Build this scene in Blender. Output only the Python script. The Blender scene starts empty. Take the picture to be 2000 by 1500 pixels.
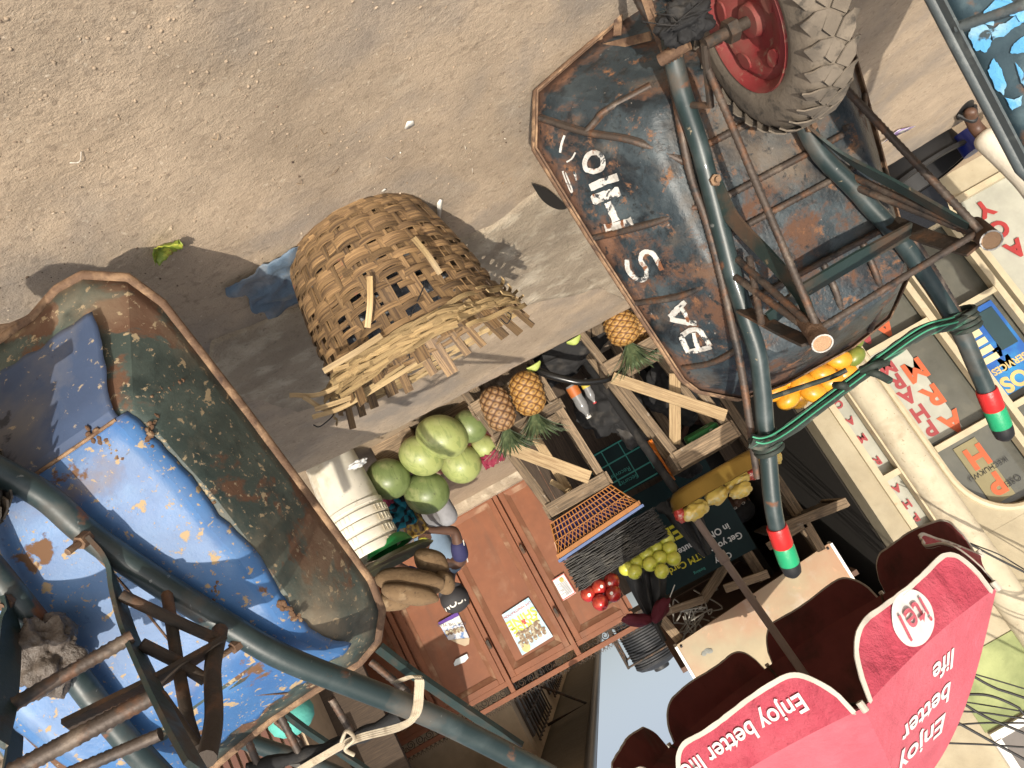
import bpy, bmesh, math, random
from mathutils import Vector as V, Matrix, noise, geometry
random.seed(11)
S = bpy.context.scene
COL = S.collection
R = math.radians
# ------------------------------------------------------------------ camera
PITCH, ROLL, CH, FPX = R(13.9), R(60.5), 1.0, 1500.0
cf = V((0, math.cos(PITCH), -math.sin(PITCH)))
cu = V((0, math.sin(PITCH), math.cos(PITCH)))
cr = V((1, 0, 0))
CA, SA = math.cos(ROLL), math.sin(ROLL)
CAM = V((0, 0, CH))
cam = bpy.data.cameras.new('camera')
co = bpy.data.objects.new('camera', cam)
COL.objects.link(co)
cx = -SA*cr + CA*cu
cy = -CA*cr - SA*cu
m3 = Matrix((cx, cy, -cf)).transposed()
co.matrix_world = Matrix.Translation(CAM) @ m3.to_4x4()
cam.sensor_width = 36
cam.lens = 27
cam.clip_start = 0.05
cam.clip_end = 2000
S.camera = co


def ray(px, py):
    dx, dy = (px-1000)/FPX, (py-750)/FPX
    return cf + (-SA*dx+CA*dy)*cr + (CA*dx+SA*dy)*cu


def onz(px, py, z=0.0):
    d = ray(px, py)
    return CAM + d*((z-CH)/d.z)


def at(px, py, y):
    d = ray(px, py)
    return CAM + d*(y/d.y)


# ------------------------------------------------------------------ helpers
ORG = {}


def tag(o, label=None, cat=None, group=None, kind=None):
    if label: o['label'] = label
    if cat: o['category'] = cat
    if group: o['group'] = group
    if kind: o['kind'] = kind
    return o


def thing(name, label, cat, loc=(0, 0, 0), group=None, mat=None):
    o = bpy.data.objects.new(name, None)
    o.empty_display_size = 0.1
    COL.objects.link(o)
    if mat is not None:
        o.matrix_world = mat
        ORG[o.name] = V((0, 0, 0))
    else:
        o.location = loc
        ORG[o.name] = V(loc)
    tag(o, label, cat, group)
    return o


def link(name, me, mat, parent=None, loc=None):
    o = bpy.data.objects.new(name, me)
    if mat:
        me.materials.clear()
        for mm in (mat if isinstance(mat, (list, tuple)) else [mat]):
            me.materials.append(mm)
    COL.objects.link(o)
    org = V((0, 0, 0))
    if parent is not None:
        o.parent = parent
        org = ORG[parent.name]
    elif loc is not None:
        org = V(loc)
        o.location = loc
    ORG[o.name] = org
    if org.length > 0:
        me.transform(Matrix.Translation(-org))
    return o


class MB:
    def __init__(s):
        s.bm = bmesh.new()
        s.pc = s.bm.verts.layers.float_vector.new('pc')
        s.mi = 0

    def vert(s, p, pc=(0, 0, 0)):
        v = s.bm.verts.new(p)
        v[s.pc] = pc
        return v

    def face(s, vs):
        try:
            f = s.bm.faces.new(vs)
            f.material_index = s.mi
            return f
        except ValueError:
            return None

    def frame(s, c, X, Y, Z, hx, hy, hz, seed=None):
        c = V(c)
        seed = random.random() if seed is None else seed
        vs = []
        for a in (-1, 1):
            for b in (-1, 1):
                for d in (-1, 1):
                    vs.append(s.vert(c+X*(a*hx)+Y*(b*hy)+Z*(d*hz), (a*hx, b*hy+d*hz, seed)))
        for q in ((0, 1, 3, 2), (4, 6, 7, 5), (0, 4, 5, 1), (2, 3, 7, 6), (0, 2, 6, 4), (1, 5, 7, 3)):
            s.face([vs[k] for k in q])

    def box(s, c, size, rz=0.0, M=None):
        M = M or Matrix.Rotation(rz, 3, 'Z')
        s.frame(c, M @ V((1, 0, 0)), M @ V((0, 1, 0)), M @ V((0, 0, 1)), size[0]/2, size[1]/2, size[2]/2)

    def plank(s, a, b, w, t, n=(0, -1, 0), seed=None, ext=0.0):
        a, b = V(a), V(b)
        X = (b-a).normalized()
        n = V(n)
        Z = (n - X*n.dot(X)).normalized()
        Y = Z.cross(X)
        s.frame((a+b)/2, X, Y, Z, (b-a).length/2+ext, w/2, t/2, seed)

    def tube(s, pts, r, n=10, cap=True, closed=False, rib=0, seed=None):
        pts = [V(p) for p in pts]
        N = len(pts)
        rr = r if isinstance(r, (list, tuple)) else [r]*N
        seed = random.random() if seed is None else seed
        tang = []
        for i in range(N):
            if closed:
                t = pts[(i+1) % N]-pts[i-1]
            else:
                t = pts[min(i+1, N-1)]-pts[max(i-1, 0)]
            tang.append(t.normalized() if t.length > 1e-9 else V((0, 0, 1)))
        t0 = tang[0]
        u = t0.cross(V((0, 0, 1)))
        if u.length < .1: u = t0.cross(V((1, 0, 0)))
        u.normalize()
        rings = []
        L = 0
        for i in range(N):
            if i:
                L += (pts[i]-pts[i-1]).length
                q = tang[i-1].rotation_difference(tang[i])
                u = q @ u
                u = (u - tang[i]*u.dot(tang[i])).normalized()
            w = tang[i].cross(u)
            ring = []
            for k in range(n):
                th = 2*math.pi*k/n
                q = rr[i]
                if rib:
                    q *= 1 + .17*max(0, math.sin(2*math.pi*L/rib + 2*th))
                ring.append(s.vert(pts[i]+(u*math.cos(th)+w*math.sin(th))*q, (L, q*th, seed)))
            rings.append(ring)
        M = N if closed else N-1
        for i in range(M):
            A, B = rings[i], rings[(i+1) % N]
            for k in range(n):
                s.face((A[k], A[(k+1) % n], B[(k+1) % n], B[k]))
        if cap and not closed:
            s.face(list(reversed(rings[0])))
            s.face(rings[-1])

    def rebar(s, pts, r=.006):
        s.tube(resample(pts, .0035), r, 8, rib=.011)

    def ribbon(s, pts, w, t, nrm, seed=None, closed=False):
        """flat strip following pts; nrm = list of normals (or one)"""
        pts = [V(p) for p in pts]
        N = len(pts)
        seed = random.random() if seed is None else seed
        nn = nrm if isinstance(nrm, list) else [V(nrm)]*N
        ww = w if isinstance(w, (list, tuple)) else [w]*N
        rings = []
        L = 0
        for i in range(N):
            if i: L += (pts[i]-pts[i-1]).length
            T = (pts[(i+1) % N]-pts[i-1]) if closed else (pts[min(i+1, N-1)]-pts[max(i-1, 0)])
            T.normalize()
            z = V(nn[i])
            z = (z-T*z.dot(T)).normalized()
            y = z.cross(T)
            ring = [s.vert(pts[i]+y*(a*ww[i]/2)+z*(b*t/2), (L, a*ww[i]/2, seed)) for a, b in ((-1, -1), (1, -1), (1, 1), (-1, 1))]
            rings.append(ring)
        for i in range(N if closed else N-1):
            A, B = rings[i], rings[(i+1) % N]
            for k in range(4):
                s.face((A[k], A[(k+1) % 4], B[(k+1) % 4], B[k]))
        if not closed:
            s.face(list(reversed(rings[0])))
            s.face(rings[-1])

    def lathe(s, prof, c=(0, 0, 0), n=32, M=None, capb=False, capt=False, wob=0):
        c = V(c)
        M = M or Matrix.Identity(3)
        rings = []
        for (r, z) in prof:
            rings.append([s.vert(c+M @ V((r*math.cos(2*math.pi*k/n), r*math.sin(2*math.pi*k/n), z)), (z, r*6.28*k/n, .5)) for k in range(n)])
        for i in range(len(rings)-1):
            A, B = rings[i], rings[i+1]
            for k in range(n):
                s.face((A[k], A[(k+1) % n], B[(k+1) % n], B[k]))
        if capb: s.face(list(reversed(rings[0])))
        if capt: s.face(rings[-1])

    def ell(s, c, rad, M=None, nu=20, nv=12, nz=0.0, nsc=6.0, seed=None):
        c = V(c)
        M = M or Matrix.Identity(3)
        seed = random.random() if seed is None else seed
        off = V((seed*31, seed*17, seed*7))
        rings = []
        top = bot = None
        for j in range(nv+1):
            ph = math.pi*j/nv
            if j in (0, nv):
                d = V((0, 0, math.cos(ph)))
                q = 1+nz*noise.noise(d*nsc*.3+off)
                v = s.vert(c+M @ V((0, 0, d.z*rad[2]*q)), (0, 0, seed))
                if j == 0: top = v
                else: bot = v
                continue
            ring = []
            for k in range(nu):
                th = 2*math.pi*k/nu
                d = V((math.sin(ph)*math.cos(th), math.sin(ph)*math.sin(th), math.cos(ph)))
                q = 1+nz*noise.noise(d*nsc*.3+off)
                ring.append(s.vert(c+M @ V((d.x*rad[0]*q, d.y*rad[1]*q, d.z*rad[2]*q)), (0, 0, seed)))
            rings.append(ring)
        for k in range(nu):
            s.face((top, rings[0][k], rings[0][(k+1) % nu]))
            s.face((bot, rings[-1][(k+1) % nu], rings[-1][k]))
        for i in range(len(rings)-1):
            A, B = rings[i], rings[i+1]
            for k in range(nu):
                s.face((A[k], B[k], B[(k+1) % nu], A[(k+1) % nu]))

    def grid(s, fn, nu, nv, pcf=None):
        g = [[s.vert(fn(i/nu, j/nv), pcf(i/nu, j/nv) if pcf else (i/nu, j/nv, .5)) for j in range(nv+1)] for i in range(nu+1)]
        for i in range(nu):
            for j in range(nv):
                s.face((g[i][j], g[i+1][j], g[i+1][j+1], g[i][j+1]))

    def poly(s, pts):
        s.face([s.vert(p, (p[0], p[1], 0)) for p in pts])

    def prism(s, pts, d):
        """closed polygon (3d points) extruded by vector d"""
        d = V(d)
        A = [s.vert(p) for p in pts]
        B = [s.vert(V(p)+d) for p in pts]
        n = len(pts)
        s.face(list(reversed(A)))
        s.face(B)
        for k in range(n):
            s.face((A[k], A[(k+1) % n], B[(k+1) % n], B[k]))

    def build(s, name, mat, parent=None, smooth=40, loc=None, solid=0, bevel=0, fixn=True):
        bm = s.bm
        if fixn: bmesh.ops.recalc_face_normals(bm, faces=bm.faces)
        me = bpy.data.meshes.new(name)
        bm.to_mesh(me)
        bm.free()
        if smooth:
            for p in me.polygons: p.use_smooth = True
            if smooth < 180: me.set_sharp_from_angle(angle=R(smooth))
        o = link(name, me, mat, parent, loc)
        if solid:
            md = o.modifiers.new('solid', 'SOLIDIFY'); md.thickness = solid; md.offset = 0
        if bevel:
            md = o.modifiers.new('bevel', 'BEVEL'); md.width = bevel; md.segments = 2; md.limit_method = 'ANGLE'
        return o


def resample(pts, step):
    pts = [V(p) for p in pts]
    out = [pts[0]]
    for a, b in zip(pts, pts[1:]):
        n = max(1, int((b-a).length/step))
        for k in range(1, n+1): out.append(a.lerp(b, k/n))
    return out


def spline(pts, k=6):
    """Catmull-Rom through pts"""
    pts = [V(p) for p in pts]
    P = [pts[0]*2-pts[1]]+pts+[pts[-1]*2-pts[-2]]
    out = []
    for i in range(1, len(P)-2):
        a, b, c, d = P[i-1:i+3]
        for j in range(k):
            t = j/k
            out.append(.5*((2*b)+(c-a)*t+(2*a-5*b+4*c-d)*t*t+(3*b-a-3*c+d)*t**3))
    out.append(pts[-1])
    return out


def copy_tree(o, parent=None):
    c = o.copy()
    COL.objects.link(c)
    ORG[c.name] = ORG[o.name].copy()
    c.parent = parent
    for ch in [q for q in o.children]: copy_tree(ch, c)
    return c


FONT_CACHE = {}


def textmesh(txt, size=1.0, bold=0.0, align='CENTER', space=1.0):
    cu_ = bpy.data.curves.new('txt', 'FONT')
    cu_.body = txt
    cu_.size = size
    cu_.align_x = align
    cu_.align_y = 'CENTER'
    cu_.offset = bold
    cu_.space_line = space
    cu_.resolution_u = 4
    ob = bpy.data.objects.new('txt', cu_)
    COL.objects.link(ob)
    dg = bpy.context.evaluated_depsgraph_get()
    me = bpy.data.meshes.new_from_object(ob.evaluated_get(dg))
    bpy.data.objects.remove(ob)
    return me


def text(name, txt, size, o, X, Y, mat, parent, bold=0.0, align='CENTER', fn=None, sx=1.0, label=None):
    me = textmesh(txt, size, bold, align)
    X, Y, o = V(X).normalized(), V(Y).normalized(), V(o)
    for v in me.vertices:
        v.co = fn(v.co.x*sx, v.co.y) if fn else o+X*(v.co.x*sx)+Y*v.co.y
    ob = link(name, me, mat, parent)
    if label: ob['label'] = label
    return ob


# ------------------------------------------------------------------ materials
def M(name, base, rough=.75, metal=0.0, layers=(), bump=(), coords='Object', wood=None, spec=.5, tone=0.0, coat=0.0, sub=0.0):
    m = bpy.data.materials.new(name)
    m.use_nodes = True
    nt = m.node_tree
    N, L = nt.nodes, nt.links
    bs = N['Principled BSDF']
    bs.inputs['Metallic'].default_value = metal
    bs.inputs['Specular IOR Level'].default_value = spec
    if coat: bs.inputs['Coat Weight'].default_value = coat
    tc = N.new('ShaderNodeTexCoord')
    vec = tc.outputs[coords]
    at_ = N.new('ShaderNodeAttribute')
    at_.attribute_name = 'pc'

    def nz(scale, detail=4, dist=0.0, src=None, rough_=.55):
        mp = N.new('ShaderNodeMapping')
        sc = scale if isinstance(scale, (tuple, list)) else (scale,)*3
        mp.inputs['Scale'].default_value = sc
        L.new(src or vec, mp.inputs['Vector'])
        n = N.new('ShaderNodeTexNoise')
        n.inputs['Scale'].default_value = 1
        n.inputs['Detail'].default_value = detail
        n.inputs['Roughness'].default_value = rough_
        n.inputs['Distortion'].default_value = dist
        L.new(mp.outputs[0], n.inputs['Vector'])
        return n.outputs['Fac']

    def ramp(fac, lo, hi):
        r_ = N.new('ShaderNodeMapRange')
        r_.inputs['From Min'].default_value = lo
        r_.inputs['From Max'].default_value = hi
        L.new(fac, r_.inputs['Value'])
        return r_.outputs[0]

    def mix(fac, a, b):
        x = N.new('ShaderNodeMix')
        x.data_type = 'RGBA'
        if isinstance(fac, float): x.inputs[0].default_value = fac
        else: L.new(fac, x.inputs[0])
        for sock, q in ((x.inputs[6], a), (x.inputs[7], b)):
            if isinstance(q, (tuple, list)): sock.default_value = (*q, 1)
            else: L.new(q, sock)
        return x.outputs[2]
    rgh = None
    if wood:
        f = ramp(nz((7, 160, 40), 6, .5, at_.outputs['Vector'], .62), .36, .64)
        cc = mix(f, base, wood)
        se = N.new('ShaderNodeSeparateXYZ')
        L.new(at_.outputs['Vector'], se.inputs[0])
        wn = N.new('ShaderNodeTexWhiteNoise')
        wn.noise_dimensions = '1D'
        L.new(se.outputs[2], wn.inputs['W'])
        hv = N.new('ShaderNodeHueSaturation')
        L.new(ramp(wn.outputs['Value'], -0.75, 1.25), hv.inputs['Value'])
        hv2 = N.new('ShaderNodeMapRange')
        hv2.inputs['To Min'].default_value = 1-tone
        hv2.inputs['To Max'].default_value = 1+tone
        L.new(wn.outputs['Value'], hv2.inputs['Value'])
        L.new(hv2.outputs[0], hv.inputs['Value'])
        L.new(cc, hv.inputs['Color'])
        cc = hv.outputs[0]
    else:
        n0 = ramp(nz(9, 5), .25, .75)
        cc = mix(n0, tuple(c*.86 for c in base), tuple(min(1, c*1.12) for c in base))
    for ly in layers:
        col, sc, lo, hi = ly[:4]
        kw = ly[4] if len(ly) > 4 else {}
        src_ = nz(sc, kw.get('d', 6), kw.get('dist', .3), at_.outputs['Vector'] if kw.get('pc') else None, kw.get('r', .6))
        if 'edge' in kw:
            sx__ = N.new('ShaderNodeSeparateXYZ'); L.new(at_.outputs['Vector'], sx__.inputs[0])
            ma = N.new('ShaderNodeMath'); ma.operation = 'MULTIPLY_ADD'
            L.new(sx__.outputs[0], ma.inputs[0]); ma.inputs[1].default_value = -kw['edge']; L.new(src_, ma.inputs[2]); src_ = ma.outputs[0]
        fac = ramp(src_, lo, hi)
        if 'a' in kw:
            mm = N.new('ShaderNodeMath'); mm.operation = 'MULTIPLY'
            L.new(fac, mm.inputs[0]); mm.inputs[1].default_value = kw['a']; fac = mm.outputs[0]
        cc = mix(fac, cc, col)
        if 'rough' in kw:
            x = N.new('ShaderNodeMix')
            L.new(fac, x.inputs[0])
            if rgh is None: x.inputs[2].default_value = rough
            else: L.new(rgh, x.inputs[2])
            x.inputs[3].default_value = kw['rough']
            rgh = x.outputs[0]
    L.new(cc, bs.inputs['Base Color'])
    if rgh is not None: L.new(rgh, bs.inputs['Roughness'])
    else: bs.inputs['Roughness'].default_value = rough
    last = None
    for (sc, st, dist) in bump:
        b = N.new('ShaderNodeBump')
        b.inputs['Strength'].default_value = st
        b.inputs['Distance'].default_value = dist
        L.new(nz(sc, 8, .2, None, .65), b.inputs['Height'])
        if last is not None: L.new(last, b.inputs['Normal'])
        last = b.outputs[0]
    if last is not None: L.new(last, bs.inputs['Normal'])
    if sub:
        bs.inputs['Subsurface Weight'].default_value = sub
        bs.inputs['Subsurface Radius'].default_value = (.02, .01, .005)
        bs.inputs['Subsurface Scale'].default_value = .3
    return m


RUST, DUST = (.16, .062, .026), (.33, .23, .145)
m_ground = M('dusty_road', (.46, .36, .26), .95, layers=[
    ((.27, .215, .155), 1.1, .45, .75), ((.2, .17, .135), 2.3, .58, .8, {'a': .6}), ((.48, .37, .26), 3.0, .55, .75),
    ((.22, .165, .115), (9, 26, 9), .58, .74, {'a': .45}), ((.18, .13, .09), 30, .6, .74, {'a': .5}), ((.66, .56, .43), 75, .62, .7, {'a': .75}), ((.2, .15, .105), 42, .56, .68, {'a': .5}), ((.13, .095, .07), 110, .67, .75, {'a': .6}), ((.235, .21, .185), 1.7, .48, .62, {'a': .75}), ((.5, .42, .32), 5, .6, .75, {'a': .6}), ((.2, .155, .11), .9, .52, .66, {'a': .5})],
    bump=[(14, .3, .014), (60, .5, .009), (230, .6, .004)])
m_yard = M('dusty_yard', (.36, .275, .19), .95, layers=[((.25, .19, .13), 2, .5, .7), ((.18, .13, .09), 25, .58, .74, {'a': .5})], bump=[(20, .6, .02), (150, .5, .005)])
m_conc = M('old_concrete', (.39, .32, .235), .92, layers=[((.26, .21, .155), 4, .45, .7), ((.56, .49, .38), 9, .5, .7), ((.15, .12, .09), 40, .6, .72, {'a': .6})], bump=[(10, .6, .03), (60, .7, .012), (240, .5, .004)])
m_rustbody = M('rusty_dark_paint', (.026, .038, .046), .42, layers=[
    ((.07, .09, .1), 8, .48, .7), ((.010, .014, .018), 11, .48, .6), ((.1, .05, .03), 6, .52, .6, {'rough': .9, 'd': 11, 'r': .74}), ((.2, .095, .045), 17, .565, .64, {'rough': .9, 'd': 10, 'r': .76}), ((.2, .15, .105), 3.6, .56, .76, {'rough': .9, 'a': .75}), ((.17, .085, .05), 12, .28, .42, {'rough': .9, 'edge': 1.3, 'd': 8, 'a': .9}), ((.015, .018, .02), 38, .56, .64, {'d': 8, 'r': .7}), ((.34, .31, .28), 45, .68, .73, {'a': .7})],
    bump=[(30, .4, .006), (120, .4, .002)])
m_rim = M('rusty_rim', (.13, .075, .045), .8, layers=[((.33, .21, .12), 22, .45, .65), ((.06, .035, .025), 30, .55, .7)], bump=[(60, .6, .006), (200, .5, .002)])
m_rebar = M('rusty_rod', (.075, .058, .048), .55, .3, layers=[((.15, .075, .042), 25, .5, .65), ((.2, .16, .125), 14, .55, .72), ((.03, .028, .028), 18, .55, .66)], bump=[(200, .4, .002)])
m_tube = M('dark_green_tube', (.018, .033, .034), .42, layers=[((.05, .07, .072), 12, .46, .7), ((.1, .075, .055), 6, .56, .7, {'rough': .9, 'a': .8}), ((.25, .26, .25), (50, 50, 20), .67, .71, {'a': .6}), (RUST, 9, .62, .68, {'rough': .9, 'd': 9}), ((.3, .24, .16), 30, .67, .7, {'a': .8})], bump=[(150, .2, .001)], coat=.2)
m_flat = M('dark_green_flat_bar', (.018, .034, .032), .45, layers=[((.07, .042, .025), 8, .5, .66, {'rough': .85}), ((.2, .15, .09), 24, .64, .7, {'a': .7})], bump=[(120, .3, .002)])
m_rustflat = M('rusty_flat_bar', (.045, .033, .024), .75, layers=[((.12, .06, .03), 15, .48, .65), ((.02, .02, .018), 9, .55, .66)], bump=[(80, .6, .004)])
m_blue = M('worn_blue_paint', (.058, .155, .35), .42, .0, spec=.4, layers=[((.045, .12, .3), 5, .5, .66), ((.095, .21, .41), 9, .54, .72), ((.17, .19, .22), 2.6, .54, .76, {'rough': .7, 'a': .45}), ((.26, .185, .11), 5, .62, .74, {'rough': .8, 'a': .6}), ((.035, .07, .16), (50, 50, 9), .64, .7, {'a': .6}), ((.38, .28, .16), 34, .61, .64, {'rough': .8}), ((.36, .27, .17), 110, .62, .66, {'rough': .8}), ((.14, .075, .04), 11, .64, .67, {'rough': .9, 'd': 9}), ((.04, .05, .07), (20, 60, 20), .68, .72, {'a': .8})], bump=[(40, .25, .004), (200, .2, .001)])
m_greenbody = M('worn_green_paint', (.042, .062, .056), .5, layers=[((.085, .115, .1), 8, .46, .68), ((.022, .036, .034), 14, .52, .66), ((.12, .062, .036), 5.5, .54, .575, {'rough': .9, 'd': 8}), ((.36, .28, .17), 40, .62, .65, {'rough': .9}), ((.3, .23, .15), 95, .62, .66, {'rough': .9}), ((.27, .21, .14), 3.5, .54, .76, {'rough': .9, 'a': .8}), ((.26, .19, .12), 9, .42, .55, {'rough': .9, 'edge': 2.2, 'a': .8})], bump=[(40, .3, .004), (160, .3, .002)])
m_bluedustshade = M('dusty_shaded_blue_paint', (.045, .075, .15), .7, layers=[((.04, .065, .13), 6, .48, .66), ((.17, .16, .155), 4, .48, .7, {'a': .8}), ((.34, .28, .2), 60, .62, .67), ((.03, .035, .05), 9, .62, .66)], bump=[(40, .3, .004), (200, .3, .001)])  # dusty blue, also darkened for the nose slope turned from the sun
m_lpaint = M('light_blue_smears', (.11, .38, .68), .5, layers=[((.3, .5, .62), 18, .5, .66), ((.05, .07, .08), 30, .6, .66)], bump=[(60, .5, .004)])
m_bluegrey = M('blue_grey_paint', (.05, .085, .105), .45, layers=[((.025, .045, .06), 8, .48, .68), ((.14, .08, .05), 18, .62, .68, {'rough': .9}), ((.1, .15, .17), 14, .55, .7)], bump=[(60, .3, .003)])
m_white = M('flaking_white_paint', (.55, .54, .51), .7, layers=[((.3, .28, .25), 22, .5, .64), ((.04, .045, .05), 38, .56, .6, {'d': 8, 'r': .7}), (RUST, 30, .57, .63)], bump=[(120, .4, .002)])
m_redrim = M('red_wheel_paint', (.22, .026, .028), .6, layers=[((.17, .075, .055), 9, .42, .66, {'rough': .9}), ((.28, .2, .14), 22, .6, .72, {'rough': .9})], bump=[(60, .3, .003)])
m_tyre = M('dusty_tyre', (.15, .125, .098), .95, layers=[((.24, .2, .155), 10, .45, .7), ((.045, .04, .035), 30, .55, .7)], bump=[(60, .5, .004), (250, .4, .001)])
m_black = M('black_rubber', (.012, .012, .013), .55, bump=[(80, .3, .002)])
m_blackcloth = M('black_cloth', (.014, .014, .015), .85, layers=[((.05, .045, .04), 12, .55, .7)], bump=[(60, .5, .004)])
m_strap = M('dark_green_strap', (.02, .028, .022), .7, layers=[((.12, .11, .08), 20, .55, .7), ((.04, .16, .1), (4, 4, 160), .58, .62)], bump=[(120, .4, .002)])
m_stripe = M('green_strap_stripe', (.05, .26, .15), .6, layers=[((.2, .2, .15), 30, .6, .7)])
m_cream = M('cream_strap', (.5, .43, .32), .75, layers=[((.25, .2, .14), 30, .5, .7)], bump=[(150, .4, .002)])
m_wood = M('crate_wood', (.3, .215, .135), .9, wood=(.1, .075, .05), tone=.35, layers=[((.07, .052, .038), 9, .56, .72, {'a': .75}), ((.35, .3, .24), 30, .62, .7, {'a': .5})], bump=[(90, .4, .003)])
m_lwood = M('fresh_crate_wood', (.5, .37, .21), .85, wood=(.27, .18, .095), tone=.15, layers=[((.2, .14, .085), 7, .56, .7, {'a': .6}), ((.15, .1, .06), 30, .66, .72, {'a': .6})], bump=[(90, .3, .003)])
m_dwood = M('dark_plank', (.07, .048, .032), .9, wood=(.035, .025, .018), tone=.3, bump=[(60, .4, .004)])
m_reed = M('basket_reed', (.275, .172, .08), .62, wood=(.075, .045, .026), tone=.5, layers=[((.055, .035, .02), (26, 26, 26), .6, .7, {'a': .75}), ((.34, .07, .075), 7, .66, .7, {'a': .7})], bump=[(120, .4, .002)])
m_fibre = M('pale_basket_fibre', (.38, .275, .135), .6, wood=(.22, .15, .075), tone=.4, layers=[((.12, .08, .04), 30, .63, .7, {'a': .6}), ((.42, .09, .1), 6, .69, .72, {'a': .8})], bump=[(120, .3, .002)])

# ------------------------------------------------------------------ light and sky
SUN_EL, SUN_V = R(32), V((.20, -.98, 0)).normalized()
w = bpy.data.worlds.new('World'); S.world = w; w.use_nodes = True
sky = w.node_tree.nodes.new('ShaderNodeTexSky')
sky.sky_type = 'NISHITA'; sky.sun_disc = False; sky.sun_elevation = SUN_EL
sky.sun_rotation = math.atan2(SUN_V.x, SUN_V.y)
sky.air_density = 1.0; sky.dust_density = 4.0; sky.ozone_density = 1.0
hs_ = w.node_tree.nodes.new('ShaderNodeHueSaturation'); hs_.inputs['Saturation'].default_value = .5; hs_.inputs['Value'].default_value = 1.3
w.node_tree.links.new(sky.outputs[0], hs_.inputs['Color'])
w.node_tree.links.new(hs_.outputs[0], w.node_tree.nodes['Background'].inputs['Color'])
w.node_tree.nodes['Background'].inputs['Strength'].default_value = .105
sl = bpy.data.lights.new('sun', 'SUN'); sl.energy = 4.5; sl.angle = R(.5); sl.color = (1, .91, .78)
so = bpy.data.objects.new('sun', sl); COL.objects.link(so)
sd_ = SUN_V*math.cos(SUN_EL)+V((0, 0, math.sin(SUN_EL)))
so.rotation_euler = sd_.to_track_quat('Z', 'Y').to_euler()
so.location = (0, -5, 8)
S.view_settings.view_transform = 'Standard'
S.view_settings.look = 'None'
S.view_settings.exposure = 0.12
S.render.resolution_x, S.render.resolution_y = 1024, 768
S.render.engine = 'CYCLES'

# ------------------------------------------------------------------ wheelbarrows
class Fr:
    """a local frame: x across, v along the length, w out of the underside"""
    def __init__(s, rot, t):
        s.R = Matrix(rot); s.t = V(t); s.Ri = s.R.transposed()
        s.M = Matrix.Translation(s.t) @ s.R.to_4x4()

    def loc(s, px, py, w):
        d = s.Ri @ ray(px, py)
        o = s.Ri @ (CAM-s.t)
        return o+d*((w-o.z)/d.z)

    def path(s, pts):
        return [s.loc(*p) for p in pts]


RR = ((0.9987, 0.0315, -0.0403), (-0.0496, 0.4098, -0.9127), (-0.0122, 0.9135, 0.4108))
LR = ((0.9912, -0.0863, -0.1011), (-0.0561, 0.4178, -0.9087), (0.1203, 0.9063, 0.4093))
FRR = Fr(RR, (-0.7193, 1.5606, -0.0306))
FRL = Fr(LR, (0.8348, 1.1976, 0.1223))
FR3 = Fr(RR, (-1.14, .77, .06))

rimA = [(0, 0), (.17, .04), (.34, .08), (.40, .19), (.376, .425), (.35, .63), (.322, .84), (.30, .885), (.215, .955), (.1, .975), (0, .975)]
botA = [(0, .24), (.1, .245), (.17, .265), (.195, .33), (.2, .47), (.2, .62), (.195, .75), (.185, .79), (.15, .825), (.08, .835), (0, .835)]
rimB = [(0, .05), (.136, .047), (.2, .03), (.25, .034), (.31, .08), (.331, .15), (.331, .4), (.326, .62), (.32, .82), (.302, .883), (.258, .93), (.205, .944), (.1, .935), (0, .93)]
botB = [(0, .285), (.09, .285), (.15, .285), (.19, .292), (.222, .312), (.232, .345), (.236, .45), (.236, .57), (.23, .69), (.222, .715), (.2, .732), (.165, .742), (.08, .75), (0, .75)]
TW = [(0, 0), (.15, .033), (.3, .066), (.45, .099), (.6, .132), (.75, .165), (.88, .191), (.94, .1985), (1, .2)]


BUL = .35


def close_half(h):
    return [V((x, v, 0)) for x, v in h]+[V((-x, v, 0)) for x, v in reversed(h[1:-1])]


def dense(h, k=5):
    f = close_half(h)
    n = len(f)
    out = []
    for i in range(n):
        a, b = f[i], f[(i+1) % n]
        for j in range(k): out.append(a.lerp(b, j/k))
    return out


def tray_mesh(rim, bot, dep, dent=.003):
    A, B = dense(rim), dense(bot)
    mb = MB()
    rings = []
    for t, w in TW:
        ring = []
        for a, b in zip(A, B):
            p = a.lerp(b, t)
            p.z = w*dep/.2
            q = noise.noise(p*9)*dent*(1 if 0 < t else 0)
            bul = math.sin(math.pi*t)*.012
            d = V((p.x, (p.y-.5), 0)).normalized()
            p = p+d*(bul*BUL+q)
            ring.append(mb.vert(p, (t, 0, 0)))
        rings.append(ring)
    n = len(A)
    for i in range(len(rings)-1):
        for k in range(n):
            mb.face((rings[i][k], rings[i][(k+1) % n], rings[i+1][(k+1) % n], rings[i+1][k]))
    last = rings[-1]
    cen = V((0, sum(v.co.y for v in last)/n, dep))
    prev = last
    for s_ in (.7, .4, .15):
        ring = []
        for v in last:
            p = cen.lerp(v.co, s_)
            p.z = dep+noise.noise(p*7)*dent
            ring.append(mb.vert(p, (1, 0, 0)))
        for k in range(n): mb.face((prev[k], prev[(k+1) % n], ring[(k+1) % n], ring[k]))
        prev = ring
    mb.face(prev)
    return mb


def side_x(rim, bot, dep, v, w):
    t = 1
    for (t0, w0), (t1, w1) in zip(TW, TW[1:]):
        w0, w1 = w0*dep/.2, w1*dep/.2
        if w <= w1:
            t = t0+(t1-t0)*max(0, (w-w0)/(w1-w0))
            break
    pts = [(a[0]+(b[0]-a[0])*t, a[1]+(b[1]-a[1])*t) for a, b in zip(rim, bot)]
    bul = math.sin(math.pi*t)*.012*BUL
    best = 0
    for (x0, v0), (x1, v1) in zip(pts, pts[1:]):
        if (v0-v)*(v1-v) <= 0 and abs(v1-v0) > 1e-6:
            best = max(best, x0+(x1-x0)*(v-v0)/(v1-v0))
    return best+bul*.9


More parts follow.
